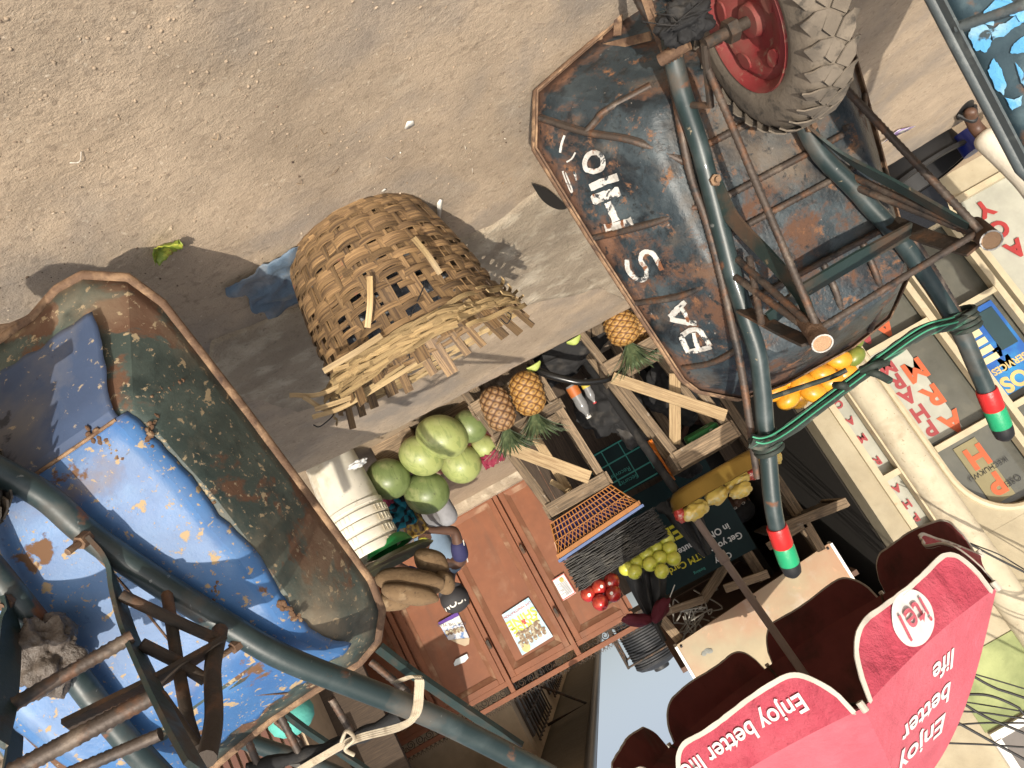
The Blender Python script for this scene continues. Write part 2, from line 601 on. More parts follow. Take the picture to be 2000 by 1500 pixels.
def wallpt(fr, px, py, off=.004, rim=rimA, bot=botA, dep=.2):
    lo, hi = 0.0, dep
    for _ in range(30):
        w = (lo+hi)/2
        q = fr.loc(px, py, w)
        if q.x < side_x(rim, bot, dep, q.y, w): lo = w
        else: hi = w
    q = fr.loc(px, py, (lo+hi)/2)
    nrm = V((.7, 0, .72))
    return q+nrm*off


def wheel(fr, c, r, wd, root, mrim):
    X = V((1, 0, 0))
    Mx = Matrix(((0, 0, 1), (1, 0, 0), (0, 1, 0)))  # lathe axis z -> local x
    # rim
    mb = MB()
    k = r/.22
    prof = [(.0, .03), (.03*k, .03), (.034*k, .014), (.06*k, .012), (.075*k, .026), (.1*k, .03), (.115*k, .022), (.125*k, .038), (.132*k, .042), (.134*k, .036)]
    mb.lathe(prof, c, 40, Mx)
    mb.lathe([(p[0], -p[1]) for p in prof], c, 40, Mx)
    for a in range(5):
        th = a*2*math.pi/5+.4
        for sd in (1, -1):
            pts = []
            for j in range(10):
                ph = 2*math.pi*j/10
                rr = .088*k+.014*math.cos(ph)
                tt = th+.24*math.sin(ph)
                pts.append(c+V((sd*.0325, rr*math.cos(tt), rr*math.sin(tt))))
            mb.mi = 1
            mb.prism(pts, (sd*-.004, 0, 0))
            mb.mi = 0
    hub = mb.build('wheel_rim', [mrim, m_black], root, 35)
    mb = MB()
    prof = []
    for j in range(17):
        a = -math.pi*.5+math.pi*j/16
        prof.append((r-.052+.05*math.cos(a)**.7 if math.cos(a) > 0 else r-.052, wd/2*math.sin(a)*(1.0 if abs(math.sin(a)) < .85 else .97)))
    prof = [(r*.6, -wd*.42), (r*.7, -wd*.52)]+prof+[(r*.7, wd*.52), (r*.6, wd*.42)]
    mb.lathe(prof, c, 64, Mx)
    nt = 30
    for i in range(nt):
        for sd in (-1, 1):
            th = 2*math.pi*(i+(.5 if sd > 0 else 0))/nt
            pts = []
            for j in range(6):
                f = j/5
                xx = sd*(.004+f*wd*.47)
                tt = th+.09*(f if f < .5 else 1-f)*2+.05*f
                rad = r-.0015+.003-.02*max(0, f-.5)**1.4*2.6
                pts.append(c+V((xx, rad*math.cos(tt), rad*math.sin(tt))))
            nn = [(q-c-V(((q-c).x, 0, 0))).normalized() for q in pts]
            mb.ribbon(pts, .03, .003, nn)
    mb.build('tyre', m_tyre, hub, 50)
    mb = MB()
    mb.tube([c-X*.12, c+X*.12], .011, 12)
    for sd in (-1, 1): mb.tube([c+X*sd*.055, c+X*sd*.075], .022, 6)
    mb.build('axle', m_rustflat, root)


def bolt(fr, p, d, parent, r=.006):
    mb = MB()
    p = V(p); d = V(d)
    mb.tube([p, p+d*.45], r*2.1, 6)
    mb.tube([p+d*.3, p+d], r, 10)
    mb.build('bolt', m_rim, parent)


def stroke(mb, fr, pts, w, closed=False, fn=None, zz=0.0025, jag=.18):
    f = fn or (lambda a, b: wallpt(fr, a, b))
    q = [f(*p) for p in pts]
    if len(q) > 2 and not closed: q = spline(q, 5)
    if closed: q = spline([q[-1]]+q+[q[0], q[1]], 5)[5:-10]
    q = resample(q+([q[0]] if closed else []), .004)
    if closed: q = q[:-1]
    w *= .84
    ww = [w*(1+jag*noise.noise(p*120)+jag*.6*noise.noise(p*400)) for p in q]
    mb.ribbon(q, ww, zz, V((.7, 0, .72)), closed=closed)


# ---- rusty barrow standing on its nose (photo: right)
b1 = thing('wheelbarrow', 'rusty dark wheelbarrow stood on its nose with white painted letters on its side', 'wheelbarrow', mat=FRR.M, group='wheelbarrows stood on end')
F = FRR
tr = tray_mesh(rimA, botA, .2).build('tray', m_rustbody, b1, 28, solid=.003)
mb = MB()
mb.tube([q+V((0, 0, 0)) for q in dense(rimA, 8)], .0085, 8, closed=True)
mb.ribbon([q*1.0+V((0, 0, .012)) for q in dense(rimA, 4)], .018, .004, [V((q.x, q.y-.5, 0)).normalized() for q in dense(rimA, 4)], closed=True)
mb.build('rim', m_rim, tr, 50)
for pts in ([(1055, 230), (1145, 258), (1240, 275), (1345, 318)], [(1145, 258), (1165, 235), (1185, 215), (1270, 168)], [(1160, 463), (1270, 435), (1365, 400)], [(1240, 590), (1330, 575), (1415, 535)], [(1335, 715), (1390, 705), (1440, 680)]):
    mb = MB()
    q = spline([wallpt(F, *p, off=.005) for p in pts])
    mb.rebar(q, .0068)
    mb.tube([p+V((-.004, 0, -.003)) for p in q], .009, 8)
    mb.build('side_rib', m_rebar, tr, 60)
    mb = MB()
    mb.rebar([V((-p.x, p.y, p.z)) for p in q], .0068)
    mb.build('side_rib', m_rebar, tr, 60)
for a, b in (((.17, .475), (-.17, .475)), ((.17, .36), (-.17, .36)), ((.18, .55), (-.18, .55)), ((.18, .7), (-.18, .7))):
    mb = MB()
    mb.rebar([V((a[0], a[1], .207)), V((b[0], b[1], .207))], .0072)
    mb.build('floor_rib', m_rebar, tr, 60)
for xx in (.07, -.02, -.12):
    mb = MB()
    mb.rebar(spline([V((xx, .7, .206)), V((xx, .79, .206)), V((xx*1.1, .86, .16)), V((xx*1.2, .95, .04))]), .007)
    mb.build('back_rib', m_rebar, tr, 60)
# letters
Z1 = lambda L: [(1000+a/3, b/3) for a, b in L]
Z4 = lambda L: [(1100+a/3, 450+b/3) for a, b in L]
mb = MB()
stroke(mb, F, Z1([(440, 990), (430, 945), (455, 900), (500, 890), (535, 925), (530, 980), (480, 1000)]), .013, True)
mb.build('painted_letter', m_white, tr, 60)
mb = MB()
stroke(mb, F, Z1([(462, 1095), (540, 1060), (622, 1032)]), .02, jag=.3)
mb.build('painted_letter', m_white, tr, 60)
mb = MB()
stroke(mb, F, Z1([(472, 1168), (550, 1140), (632, 1115)]), .024, jag=.35)
mb.build('painted_letter', m_white, tr, 60)
mb = MB()
stroke(mb, F, Z1([(562, 1180), (590, 1240), (612, 1290)]), .02, jag=.3)
stroke(mb, F, Z1([(548, 1330), (630, 1312), (705, 1288)]), .02, jag=.3)
mb.build('painted_letter', m_white, tr, 60)
mb = MB()
stroke(mb, F, Z1([(300, 1000), (345, 1112), (355, 1105), (312, 998)]), .003, True)
mb.build('painted_letter', m_white, tr, 60)
mb = MB()
stroke(mb, F, Z1([(312, 790), (295, 840), (286, 890)]), .006)
mb.build('painted_letter', m_white, tr, 60)
mb = MB()
stroke(mb, F, Z1([(325, 945), (355, 925), (375, 890)]), .004)
stroke(mb, F, Z1([(365, 1000), (385, 1050)]), .006)
mb.build('painted_letter', m_white, tr, 60)
mb = MB()
stroke(mb, F, Z4([(375, 165), (385, 230), (440, 280), (485, 270), (488, 220), (455, 165), (475, 120), (525, 128), (558, 180), (580, 225)]), .013)
mb.build('painted_letter', m_white, tr, 60)
mb = MB()
stroke(mb, F, Z4([(715, 410), (670, 455), (628, 500)]), .016, jag=.3)
stroke(mb, F, Z4([(628, 510), (700, 525), (780, 535)]), .015, jag=.3)
stroke(mb, F, Z4([(690, 440), (715, 480), (735, 525)]), .011, jag=.3)
mb.build('painted_letter', m_white, tr, 60)
mb = MB()
stroke(mb, F, Z4([(690, 612), (712, 660), (735, 705)]), .016)
stroke(mb, F, Z4([(735, 700), (800, 690), (865, 672)]), .014, jag=.3)
stroke(mb, F, Z4([(692, 610), (745, 575), (795, 575), (830, 620), (862, 668)]), .014, jag=.3)
stroke(mb, F, Z4([(765, 590), (775, 640), (795, 690)]), .011, jag=.3)
mb.build('painted_letter', m_white, tr, 60)
# frame tubes
tl = spline(F.path([(1300, 20, .31), (1325, 160, .275), (1370, 300, .24), (1420, 500, .228), (1450, 600, .226), (1480, 700, .222), (1495, 850, .2), (1510, 1000, .19), (1528, 1062, .18)]))
trr = spline([V((-tl[0].x, tl[0].y, tl[0].z))]+F.path([(1570, 240, .245), (1680, 380, .228), (1760, 470, .226), (1850, 600, .2), (1900, 700, .19), (1940, 795, .18)]))
HG = {}
for nm, path in (('l', tl), ('r', trr)):
    mb = MB()
    mb.tube([p+V((noise.noise(p*14), noise.noise(p*14+V((5, 5, 5))), 0))*.0016 for p in path], .0198, 16)
    tb = mb.build('frame_tube', m_tube, b1, 60)
    d = (path[-1]-path[-3]).normalized()
    e = path[-1]
    gr = MB(); gr.tube([e-d*.055, e-d*.05, e-d*.005, e], [.023, .0245, .0245, .023], 16)
    g = gr.build('handle_grip', M('red_tape', (.5, .02, .018), .35, bump=[(90, .4, .003)]), tb)
    gr = MB(); gr.tube([e, e+d*.005, e+d*.045, e+d*.05], [.023, .0245, .0245, .024], 16)
    gr.build('green_tape', M('green_tape', (.015, .3, .13), .4, bump=[(90, .4, .003)]), tb)
    gr = MB(); gr.tube([e+d*.05, e+d*.06, e+d*.078, e+d*.088], [.0235, .0235, .021, .012], 16)
    gr.build('grip_cap', m_black, tb)
for pts in ([(1240, -10, .25), (1300, 110, .24), (1345, 330, .215), (1375, 420, .213), (1400, 510, .212), (1430, 640, .21), (1450, 740, .2), (1478, 930, .17)],
            [(1765, 440, .235), (1830, 540, .22), (1880, 630, .2), (1907, 705, .18)], [(1470, 640, .23), (1492, 720, .22), (1502, 850, .2), (1498, 930, .19)]):
    mb = MB(); mb.rebar(spline(F.path(pts)), .0085); mb.build('side_rod', m_rebar, b1, 60)
# wheel
wc = F.loc(1468, 38, .4); wc.x = 0
wheel(F, wc, .215, .088, b1, m_redrim)
# legs
foot = {1: (F.loc(1580, 632, .44), F.loc(1604, 668, .5)), -1: (F.loc(1908, 446, .44), F.loc(1934, 467, .5))}
legp = {1: [(1393, 352, .252), (1430, 425, .27), (1500, 500, .34), (1560, 570, .41), (1584, 632, .46)], -1: [(1578, 248, .258), (1660, 312, .3), (1770, 372, .38), (1890, 440, .46)]}
brace = {1: [(1450, 603, .24), (1520, 640, .35), (1580, 668, .46)], -1: [(1740, 432, .24), (1820, 465, .35), (1900, 486, .45)]}
rods = {1: [((1365, 95, .36), (1592, 632, .47)), ((1440, 505, .245), (1590, 640, .47)), ((1436, 540, .245), (1590, 650, .46)), ((1462, 500, .27), (1486, 632, .33))],
        -1: [((1608, 128, .32), (1912, 448, .48)), ((1668, 345, .24), (1905, 450, .46)), ((1672, 365, .24), (1905, 456, .45))]}
for sd in (1, -1):
    mb = MB()
    p = spline(F.path(legp[sd]))
    mb.ribbon(p, .036, .006, V((1.0*sd, .3, .6)))
    lg = mb.build('leg', m_flat, b1, 40)
    mb = MB(); mb.ribbon(spline(F.path(brace[sd])), .034, .006, V((.2*sd, 1, .3))); mb.build('leg_brace', m_rustflat, lg, 40)
    for a, b in rods[sd]:
        mb = MB(); mb.rebar([F.loc(*a), F.loc(*b)], .0072); mb.build('leg_rod', m_rebar, lg, 60)
    a, b = foot[sd]
    d = (b-a).normalized()
    mb = MB()
    q = resample([a-d*.02, b], .006)
    mb.tube([p_+V((noise.noise(p_*60), noise.noise(p_*60+V((9, 0, 0))), 0))*.002 for p_ in q], .0195, 18, cap=False)
    mb.tube([a-d*.018, b-d*.004], .0165, 18)
    ft = mb.build('foot', M('rusty_foot', (.11, .062, .035), .9, bump=[(60, .9, .006)]), lg, 50)
    mb = MB(); mb.tube([b+d*0.0005+ (d.orthogonal().normalized()*.0185*math.cos(k*.314)+d.cross(d.orthogonal().normalized())*.0185*math.sin(k*.314)) for k in range(20)], .0016, 6, closed=True)
    mb.build('foot_ring', m_white, ft)
    mb = MB(); mb.tube([b-d*.006, b-d*.001], .0175, 18); mb.build('foot_plug', M('foot_plug', (.42, .26, .15), .95, bump=[(140, .9, .004)]), ft)
    bolt(F, F.loc(*legp[sd][0])+V((0, 0, .006)), V((0, 0, .02)), lg)
mb = MB(); mb.ribbon(F.path([(1500, 622, .31), (1567, 566, .32), (1670, 505, .32), (1777, 448, .31)]), .04, .006, V((0, .55, .83))); mb.build('cross_bar', m_flat, b1, 40)
mb = MB(); mb.rebar(F.path([(1598, 640, .475), (1863, 478, .47), (1900, 456, .47)]), .0068); mb.build('foot_rod', m_rebar, b1, 60)
for a in ([(1190, -60, .0), (1167, 92, .005)], [(1212, -60, .02), (1206, 70, .03)], [(1175, 94, .01), (1270, 70, .12)], [(1250, -40, .33), (1283, 60, .3), (1305, 112, .28)]):
    mb = MB(); mb.ribbon(resample(F.path(a), .02), .018, .006, V((.6, .2, .8))); mb.build('nose_guard', m_rim, b1, 40)
mb = MB(); mb.tube([wc+V((.12, 0, 0)), wc+V((.12, .1, -.08)), tl[8]], .008, 8); mb.build('axle_stay', m_rustflat, b1)
mb = MB(); mb.tube([wc-V((.12, 0, 0)), wc+V((-.12, .1, -.08)), trr[6]], .008, 8); mb.build('axle_stay', m_rustflat, b1)
mb = MB(); mb.tube(F.path([(1288, 118, .31), (1345, 85, .35)]), .012, 12); mb.tube(resample(F.path([(1296, 113, .31), (1328, 96, .33)]), .002), [.0135+.0015*math.sin(i*2.1) for i in range(len(resample(F.path([(1296, 113, .31), (1328, 96, .33)]), .002)))], 12)
mb.build('axle_bolt', m_rim, b1)


def crumple(mb, c, rad, M_=None, nz=.35, nsc=7, nu=72, nv=44):
    c = V(c)
    sd = random.random()*50
    rings = []
    for j in range(nv+1):
        ph = math.pi*j/nv
        ring = []
        for k in range(nu):
            th = 2*math.pi*k/nu
            d = V((math.sin(ph)*math.cos(th), math.sin(ph)*math.sin(th), math.cos(ph)))
            q = 1+nz*(.9*noise.noise(d*nsc*.22+V((sd, 0, 0)))-.55*abs(noise.noise(d*nsc*.4+V((3, sd, 0))))-.22*abs(noise.noise(d*nsc*.85+V((0, sd, 0)))))
            p = V((d.x*rad[0], d.y*rad[1], d.z*rad[2]))*q
            ring.append(mb.vert(c+(M_ @ p if M_ else p)))
        rings.append(ring)
    for i in range(nv):
        for k in range(nu):
            mb.face((rings[i][k], rings[i+1][k], rings[i+1][(k+1) % nu], rings[i][(k+1) % nu]))


wp = F.M @ F.loc(1335, 42, .40)
mb = MB(); crumple(mb, wp, (.052, .04, .04), nz=.5, nsc=9)
for k in range(5):
    a = wp+V((.02, -.03, .01))
    mb.tube(spline([a, a+V((random.uniform(-.05, .05), -.02, random.uniform(-.03, .03))), a+V((random.uniform(-.07, .07), -.01, random.uniform(-.05, .02)))]), .0012, 5)
o = mb.build('cloth_knot', m_blackcloth, None, 60, loc=wp)
tag(o, 'black rag knotted round the axle of the rusty wheelbarrow', 'rag')
# straps across the handles
sp = []
mb = MB()
p = [F.M @ q for q in spline(F.path([(1463, 858, .225), (1490, 862, .228), (1530, 842, .21), (1600, 790, .2), (1680, 730, .2), (1730, 692, .2), (1800, 645, .215), (1860, 628, .228), (1890, 612, .2)]), 8)]
nn = V((0, -.9, .42))
mb.ribbon(p, [.03*(1+.25*noise.noise(q*30)) for q in p], .006, nn)
mb.ribbon([q+V((0, -.012, .004)) for q in p], .018, .005, V((.1, -.6, .8)))
for (a, b) in (((1640, 700), (1672, 770)), ((1690, 670), (1750, 720)), ((1745, 690), (1700, 735))):
    mb.tube([F.M @ q for q in spline(F.path([(a[0]-10, a[1]+50, .21), ((a[0]+b[0])/2-12, (a[1]+b[1])/2+15, .235), (b[0]-20, b[1]-15, .2)]))], .009, 8)
for (hx, hy) in ((1495, 862), (1880, 622)):
    c0 = F.loc(hx, hy, .2)
    for j in range(4):
        mb.tube([F.M @ (c0+V((0, -.018+.012*j, 0))+V((math.cos(t*.42)*.03, 0, math.sin(t*.42)*.03))) for t in range(15)], .006, 6, closed=True)
st = mb.build('rubber_strap', m_strap, None, 60, loc=F.M @ F.loc(1490, 860, .2))
tag(st, 'dark green striped rubber strap tied across both handles of the rusty wheelbarrow', 'strap')
mb = MB()
for off in (-.009, .004): mb.ribbon([q+V((0, -.02, off)) for q in p[2:-8]], .0035, .002, V((.1, -.7, .7)))
mb.build('stripe', m_stripe, st, 60)
mb = MB(); mb.tube([F.M @ q for q in spline(F.path([(1500, 775, .21), (1560, 755, .19), (1620, 735, .19), (1652, 720, .2)]))], .006, 8)
tag(mb.build('rubber_strap', m_strap, None, 60, loc=F.M @ F.loc(1500, 775, .21)), 'thin dark strap hanging in front of the ripe mangoes', 'strap')

# ---- blue bottomed barrow (photo: left, nearest)
F = FRL
b2 = thing('wheelbarrow', 'near wheelbarrow with shiny worn blue bottom and rusty green sides', 'wheelbarrow', mat=F.M, group='wheelbarrows stood on end')
tr2 = tray_mesh(rimB, botB, .19, .004).build('tray', m_greenbody, b2, 28, solid=.003)
mb = MB(); mb.tube(dense(rimB, 8), .0105, 10, closed=True); mb.build('rim', m_rim, tr2, 60)
prof = [(.108, .074, .262), (.15, .107, .258), (.2, .146, .244), (.243, .177, .23), (.275, .194, .222), (.315, .2005, .228), (.4, .2, .236), (.5, .2, .238), (.6, .2, .237), (.69, .2, .231), (.732, .196, .225), (.77, .181, .222), (.808, .151, .23), (.852, .11, .238), (.874, .09, .24)]


def sheet(u, t):
    f = t*(len(prof)-1)
    i = min(int(f), len(prof)-2)
    f -= i
    v, w, h = [prof[i][k]+(prof[i+1][k]-prof[i][k])*f for k in range(3)]
    x = (u*2-1)
    e = noise.noise(V((v*9, 3, x)))*.012+noise.noise(V((v*40, 3, x)))*.004
    xx = x*(h+e*abs(x)**4)
    lip = max(0, abs(x)-.93)/.07
    w2 = w-.012*lip**2+.004*math.exp(-((abs(x)-.9)/.03)**2)+noise.noise(V((xx*6, v*6, 1)))*.0025
    dv = noise.noise(V((xx*25, 9, t)))*.012 if t in (0.0, 1.0) else 0
    return V((xx, v+dv, w2+.004))


T0 = 4.3/(len(prof)-1)
mb = MB(); mb.grid(lambda a, b: sheet(a, T0+(1-T0)*b), 60, 48)
bs = mb.build('bottom_sheet', m_blue, tr2, 25, solid=.002)
mb = MB(); mb.grid(lambda a, b: sheet(.03+.94*a, (T0+.012)*b)-V((0, 0, .0025*(b > .9))), 60, 24)
mb.build('front_patch', m_bluedustshade, tr2, 25, solid=.002)
mb = MB(); mb.tube([sheet(.04+.92*k/40, T0)+V((0, .002, .001+.0015*noise.noise(V((k*.7, 0, 0))))) for k in range(41)], .0035, 6); mb.build('weld_seam', m_rim, bs)
for (x0, y0, s0) in ((205, 865, .03), (290, 845, .02), (300, 770, .016), (420, 1160, .018), (430, 985, .014), (566, 1192, .02)):
    mb = MB()
    c0 = F.loc(x0, y0, .203)
    d_ = V((random.uniform(-1, 1), random.uniform(-1, 1), 0)).normalized()
    for j in range(16):
        t = (j/15-.5)*2.4
        p_ = c0+d_*s0*t+V((noise.noise(V((j*.6, x0, 0))), noise.noise(V((j*.6, 0, y0))), 0))*s0*.7
        if p_.x < -.232: p_.z -= (-.232-p_.x)*1.9
        mb.ell(p_, (random.uniform(.003, .006), random.uniform(.003, .006), .003), None, 8, 6, .4)
    mb.build('weld_repair', M('weld_brown', (.12, .065, .035), .9, layers=[((.28, .2, .12), 60, .5, .62)], bump=[(200, .6, .003)]), bs, 60)
tA = spline(F.path([(-140, 850, .31), (0, 920, .27), (90, 970, .25), (170, 1040, .24), (300, 1130, .234), (460, 1230, .232), (560, 1285, .225), (700, 1340, .2), (850, 1400, .17), (1010, 1480, .14), (1075, 1515, .13)]))
tB = spline(F.path([(-160, 950, .3), (-60, 1060, .265), (0, 1130, .245), (80, 1230, .24), (210, 1400, .235), (290, 1490, .225), (400, 1600, .19), (520, 1700, .15)]))
for p_ in (tA, tB):
    mb = MB(); mb.tube(p_, .0215, 18); mb.build('frame_tube', m_tube, b2, 60)
wc2 = V((0, .17, .345)); wheel(F, wc2, .155, .075, b2, m_redrim)
mb = MB(); mb.ribbon(spline(F.path([(170, 1048, .262), (205, 1090, .268), (225, 1150, .29), (250, 1230, .35), (290, 1320, .44), (340, 1420, .55), (385, 1500, .64)])), .04, .007, V((1, .2, .5)))
lA = mb.build('leg', m_flat, b2, 40)
mb = MB(); mb.ribbon(spline(F.path([(15, 1168, .265), (18, 1230, .3), (8, 1350, .43), (-15, 1440, .54)])), .04, .007, V((1, .2, .5)))
lB = mb.build('leg', m_flat, b2, 40)
bolt(F, F.loc(172, 1046, .262), V((.02, .0, .04)), lA, .0055); bolt(F, F.loc(15, 1172, .266), V((.0, .0, .025)), lB, .0055)
bolt(F, F.loc(472, 1250, .24), V((.03, -.01, .035)), b2, .005)
mb = MB(); mb.tube(spline(F.path([(428, 1228, .27), (414, 1300, .36), (416, 1400, .48), (402, 1478, .56)])), [.013]*19, 10); mb.build('leg_brace', m_rustflat, lA, 50)
for a, r_ in (([(235, 1160, .31), (330, 1205, .31), (420, 1245, .3)], .0095), ([(275, 1255, .38), (345, 1290, .37), (400, 1325, .38)], .0095), ([(325, 1158, .25), (345, 1290, .36), (365, 1400, .45), (384, 1462, .52)], .0095), ([(310, 1355, .46), (355, 1420, .5), (385, 1460, .53)], .0095)):
    mb = MB(); mb.tube(resample(F.path(a), .01), r_, 8); mb.build('leg_strut', m_rustflat, lA, 50)
mb = MB(); mb.ribbon(F.path([(130, 1415, .43), (300, 1330, .42), (432, 1252, .31)]), .03, .008, V((.1, .5, .8))); mb.build('cross_bar', m_rustflat, b2, 40)
for a, r_ in (([(-30, 1405, .45), (258, 1240, .38)], .0095), ([(20, 1505, .5), (305, 1352, .46)], .0115), ([(120, 1512, .5), (312, 1430, .51)], .008)):
    mb = MB(); mb.rebar(F.path(a), r_); mb.build('cross_rod', m_rebar, b2, 60)
mb = MB(); mb.tube(spline(F.path([(85, 985, .215), (230, 1130, .206), (350, 1275, .206)])), .0022, 6); mb.tube(F.path([(425, 1357, .18), (560, 1352, .1)]), .002, 6); mb.build('floor_wire', m_rim, b2, 60)
mb = MB(); mb.ribbon(F.path([(738, 1262, .01), (800, 1310, .02), (950, 1412, .05), (1015, 1456, .07)]), .022, .012, V((.5, 0, .8))); mb.build('handle_brace', m_flat, b2, 40)
for a in ([(722, 1290, .01), (790, 1345, .04), (800, 1365, .06)], [(645, 1362, .0), (692, 1440, .0)], [(545, 1395, .0), (598, 1500, .0)], [(475, 1425, 0), (505, 1500, 0)]):
    mb = MB(); mb.rebar(F.path(a), .0075); mb.build('back_rod', m_rebar, b2, 60)
mb = MB()
W = lambda L, k=6: [F.M @ q for q in spline(F.path(L), k)]
mb.tube(W([(780, 1395, .03), (690, 1440, .01), (600, 1470, .0), (480, 1500, .0)]), [.014+.003*math.sin(i*1.7) for i in range(19)], 8)
tag(mb.build('tied_bundle', m_blackcloth, None, 60, loc=F.M @ F.loc(690, 1440, .01)), 'black twisted cloth tied behind the tray of the near wheelbarrow', 'cloth')
mb = MB()
for j, o_ in enumerate((-6, -2, 2, 6)):
    mb.ribbon(W([(770+o_, 1330, .15), (812+o_, 1318, .19), (816+o_, 1350, .2), (808+o_, 1395, .2), (775, 1418+o_, .17), (690, 1442+o_, .08), (620, 1480+o_, .03), (545, 1525+o_, .02)]), .006, .003, V((.2, -.2, .95)))
mb.tube(W([(665, 1445, .07), (675, 1425, .09), (690, 1440, .09), (672, 1460, .08), (690, 1472, .08)]), .004, 6)
tag(mb.build('tied_strap', m_cream, None, 60, loc=F.M @ F.loc(810, 1395, .2)), 'cream rubber strap knotted round the green handle tube', 'strap')
for a in ([(-40, 648, .0), (20, 640, .0), (68, 620, .005)], [(-40, 790, .03), (20, 762, .05), (78, 742, .06)], [(-30, 665, .0), (66, 630, .0)]):
    mb = MB(); mb.ribbon(resample(F.path(a), .02), .016, .008, V((.2, .2, .9))); mb.build('nose_guard', m_rim, b2, 40)
# sack tied on the near barrow
mb = MB(); crumple(mb, F.M @ F.loc(85, 1275, .27), (.055, .05, .06), nz=.55, nsc=8)
tag(mb.build('plastic_sack', M('grey_plastic', (.11, .09, .075), .25, layers=[((.2, .165, .14), 9, .5, .7), ((.03, .03, .04), 6, .6, .7)], bump=[(40, .8, .01)]), None, 60, loc=F.M @ F.loc(90, 1280, .24)), 'crumpled grey plastic sack stuffed under the near wheelbarrow frame', 'sack')

# ---- blue smeared barrow at the left and one more behind the near one
b3 = copy_tree(b1)
b3.matrix_world = FR3.M
b3['label'] = 'blue grey wheelbarrow smeared with light blue paint at the picture edge'
tr3 = None
for c in list(b3.children):
    if c.name.startswith('tray'): tr3 = c
for c in list(tr3.children):
    if c.name.startswith('painted_letter'): bpy.data.objects.remove(c)
    elif c.name.startswith('rim'): pass
for c in list(tr3.children):
    if c.name.startswith(('rim', 'side_rib')):
        c.material_slots[0].link = 'OBJECT'; c.material_slots[0].material = M('blue_grey_rod', (.07, .085, .09), .5, layers=[((.13, .08, .055), 14, .55, .68, {'rough': .9}), ((.14, .16, .16), 20, .55, .68)], bump=[(120, .3, .003)])
tr3.material_slots[0].link = 'OBJECT'
tr3.material_slots[0].material = m_bluegrey
mb = MB()
Z2 = lambda L: [(1500+a/3, b/3) for a, b in L]


def blob(L, seed):
    pts = Z2(L)
    cx_ = sum(p[0] for p in pts)/len(pts); cy_ = sum(p[1] for p in pts)/len(pts)
    fine = []
    n = len(pts)
    for i in range(n):
        a, b = pts[i], pts[(i+1) % n]
        for j in range(8):
            t = j/8
            x, y = a[0]+(b[0]-a[0])*t, a[1]+(b[1]-a[1])*t
            k = 1+.22*noise.noise(V((x*.06, y*.06, seed)))+.12*noise.noise(V((x*.25, y*.25, seed)))
            fine.append((cx_+(x-cx_)*k, cy_+(y-cy_)*k))
    c = mb.vert(wallpt(FR3, cx_, cy_, .006))
    ring = [mb.vert(wallpt(FR3, *p, .005)) for p in fine]
    for i in range(len(ring)): mb.face((c, ring[i], ring[(i+1) % len(ring)]))


for i, L in enumerate(([(1190, 130), (1250, 105), (1300, 170), (1315, 235), (1270, 290), (1215, 280), (1178, 200)], [(1320, 325), (1365, 400), (1392, 480), (1380, 540), (1335, 515), (1285, 400)], [(1440, 240), (1520, 190), (1530, 300), (1415, 300)], [(1390, 560), (1440, 570), (1490, 545), (1475, 605), (1425, 640)], [(1445, 350), (1500, 420), (1520, 520), (1480, 470)], [(1330, 0), (1420, -20), (1430, 10)])): blob(L, i*3.3)
stroke(mb, FR3, Z2([(1275, 130), (1310, 60), (1390, 35), (1470, 50), (1540, 90)]), .02, fn=lambda a, b: wallpt(FR3, a, b, .005), jag=.5)
stroke(mb, FR3, Z2([(1310, 190), (1380, 160), (1440, 120), (1500, 90)]), .016, fn=lambda a, b: wallpt(FR3, a, b, .005), jag=.5)
mb.build('paint_smears', m_lpaint, tr3, 60)
b4 = copy_tree(b2)
b4.matrix_world = Matrix.Translation((.52, .62, 0)) @ FRL.M
b4['label'] = 'far dark wheelbarrow half hidden behind the near blue bottomed one'

# ------------------------------------------------------------------ ground
LIP = [(-40, 4.0), (-6, 4.0), (-2.5, 3.98), (-1.6, 3.95), (-.76, 3.9), (-.15, 3.84), (.35, 3.78), (.66, 3.72), (.9, 3.62), (1.2, 3.5), (1.7, 3.42), (2.5, 3.3), (6, 3.2), (40, 3.2)]
LOW = -.12


def lip_y(x):
    for (a, b), (c, d) in zip(LIP, LIP[1:]):
        if a <= x <= c: return b+(d-b)*(x-a)/(c-a)
    return 4


def lipn(x): return lip_y(x)+.02*noise.noise(V((x*6, 0, 3)))+.008*noise.noise(V((x*30, 0, 5)))


def gz(x, y):
    return .010*noise.noise(V((x*1.7, y*1.7, 0)))+.0025*noise.noise(V((x*7, y*7, 4)))+.0009*noise.noise(V((x*28, y*28, 9)))


mb = MB()
NX, NY = 260, 190
xs = [-3.4+6.8*i/NX for i in range(NX+1)]
g = []
for x in xs:
    col = []
    for j in range(NY+1):
        t = j/NY
        y = -.6+(lipn(x)+.6)*t
        z = gz(x, y)
        e = (lipn(x)-y)
        if e < .05: z -= .03*((.05-e)/.05)**2
        col.append(mb.vert((x, y, z)))
    g.append(col)
for i in range(NX):
    for j in range(NY): mb.face((g[i][j], g[i+1][j], g[i+1][j+1], g[i][j+1]))
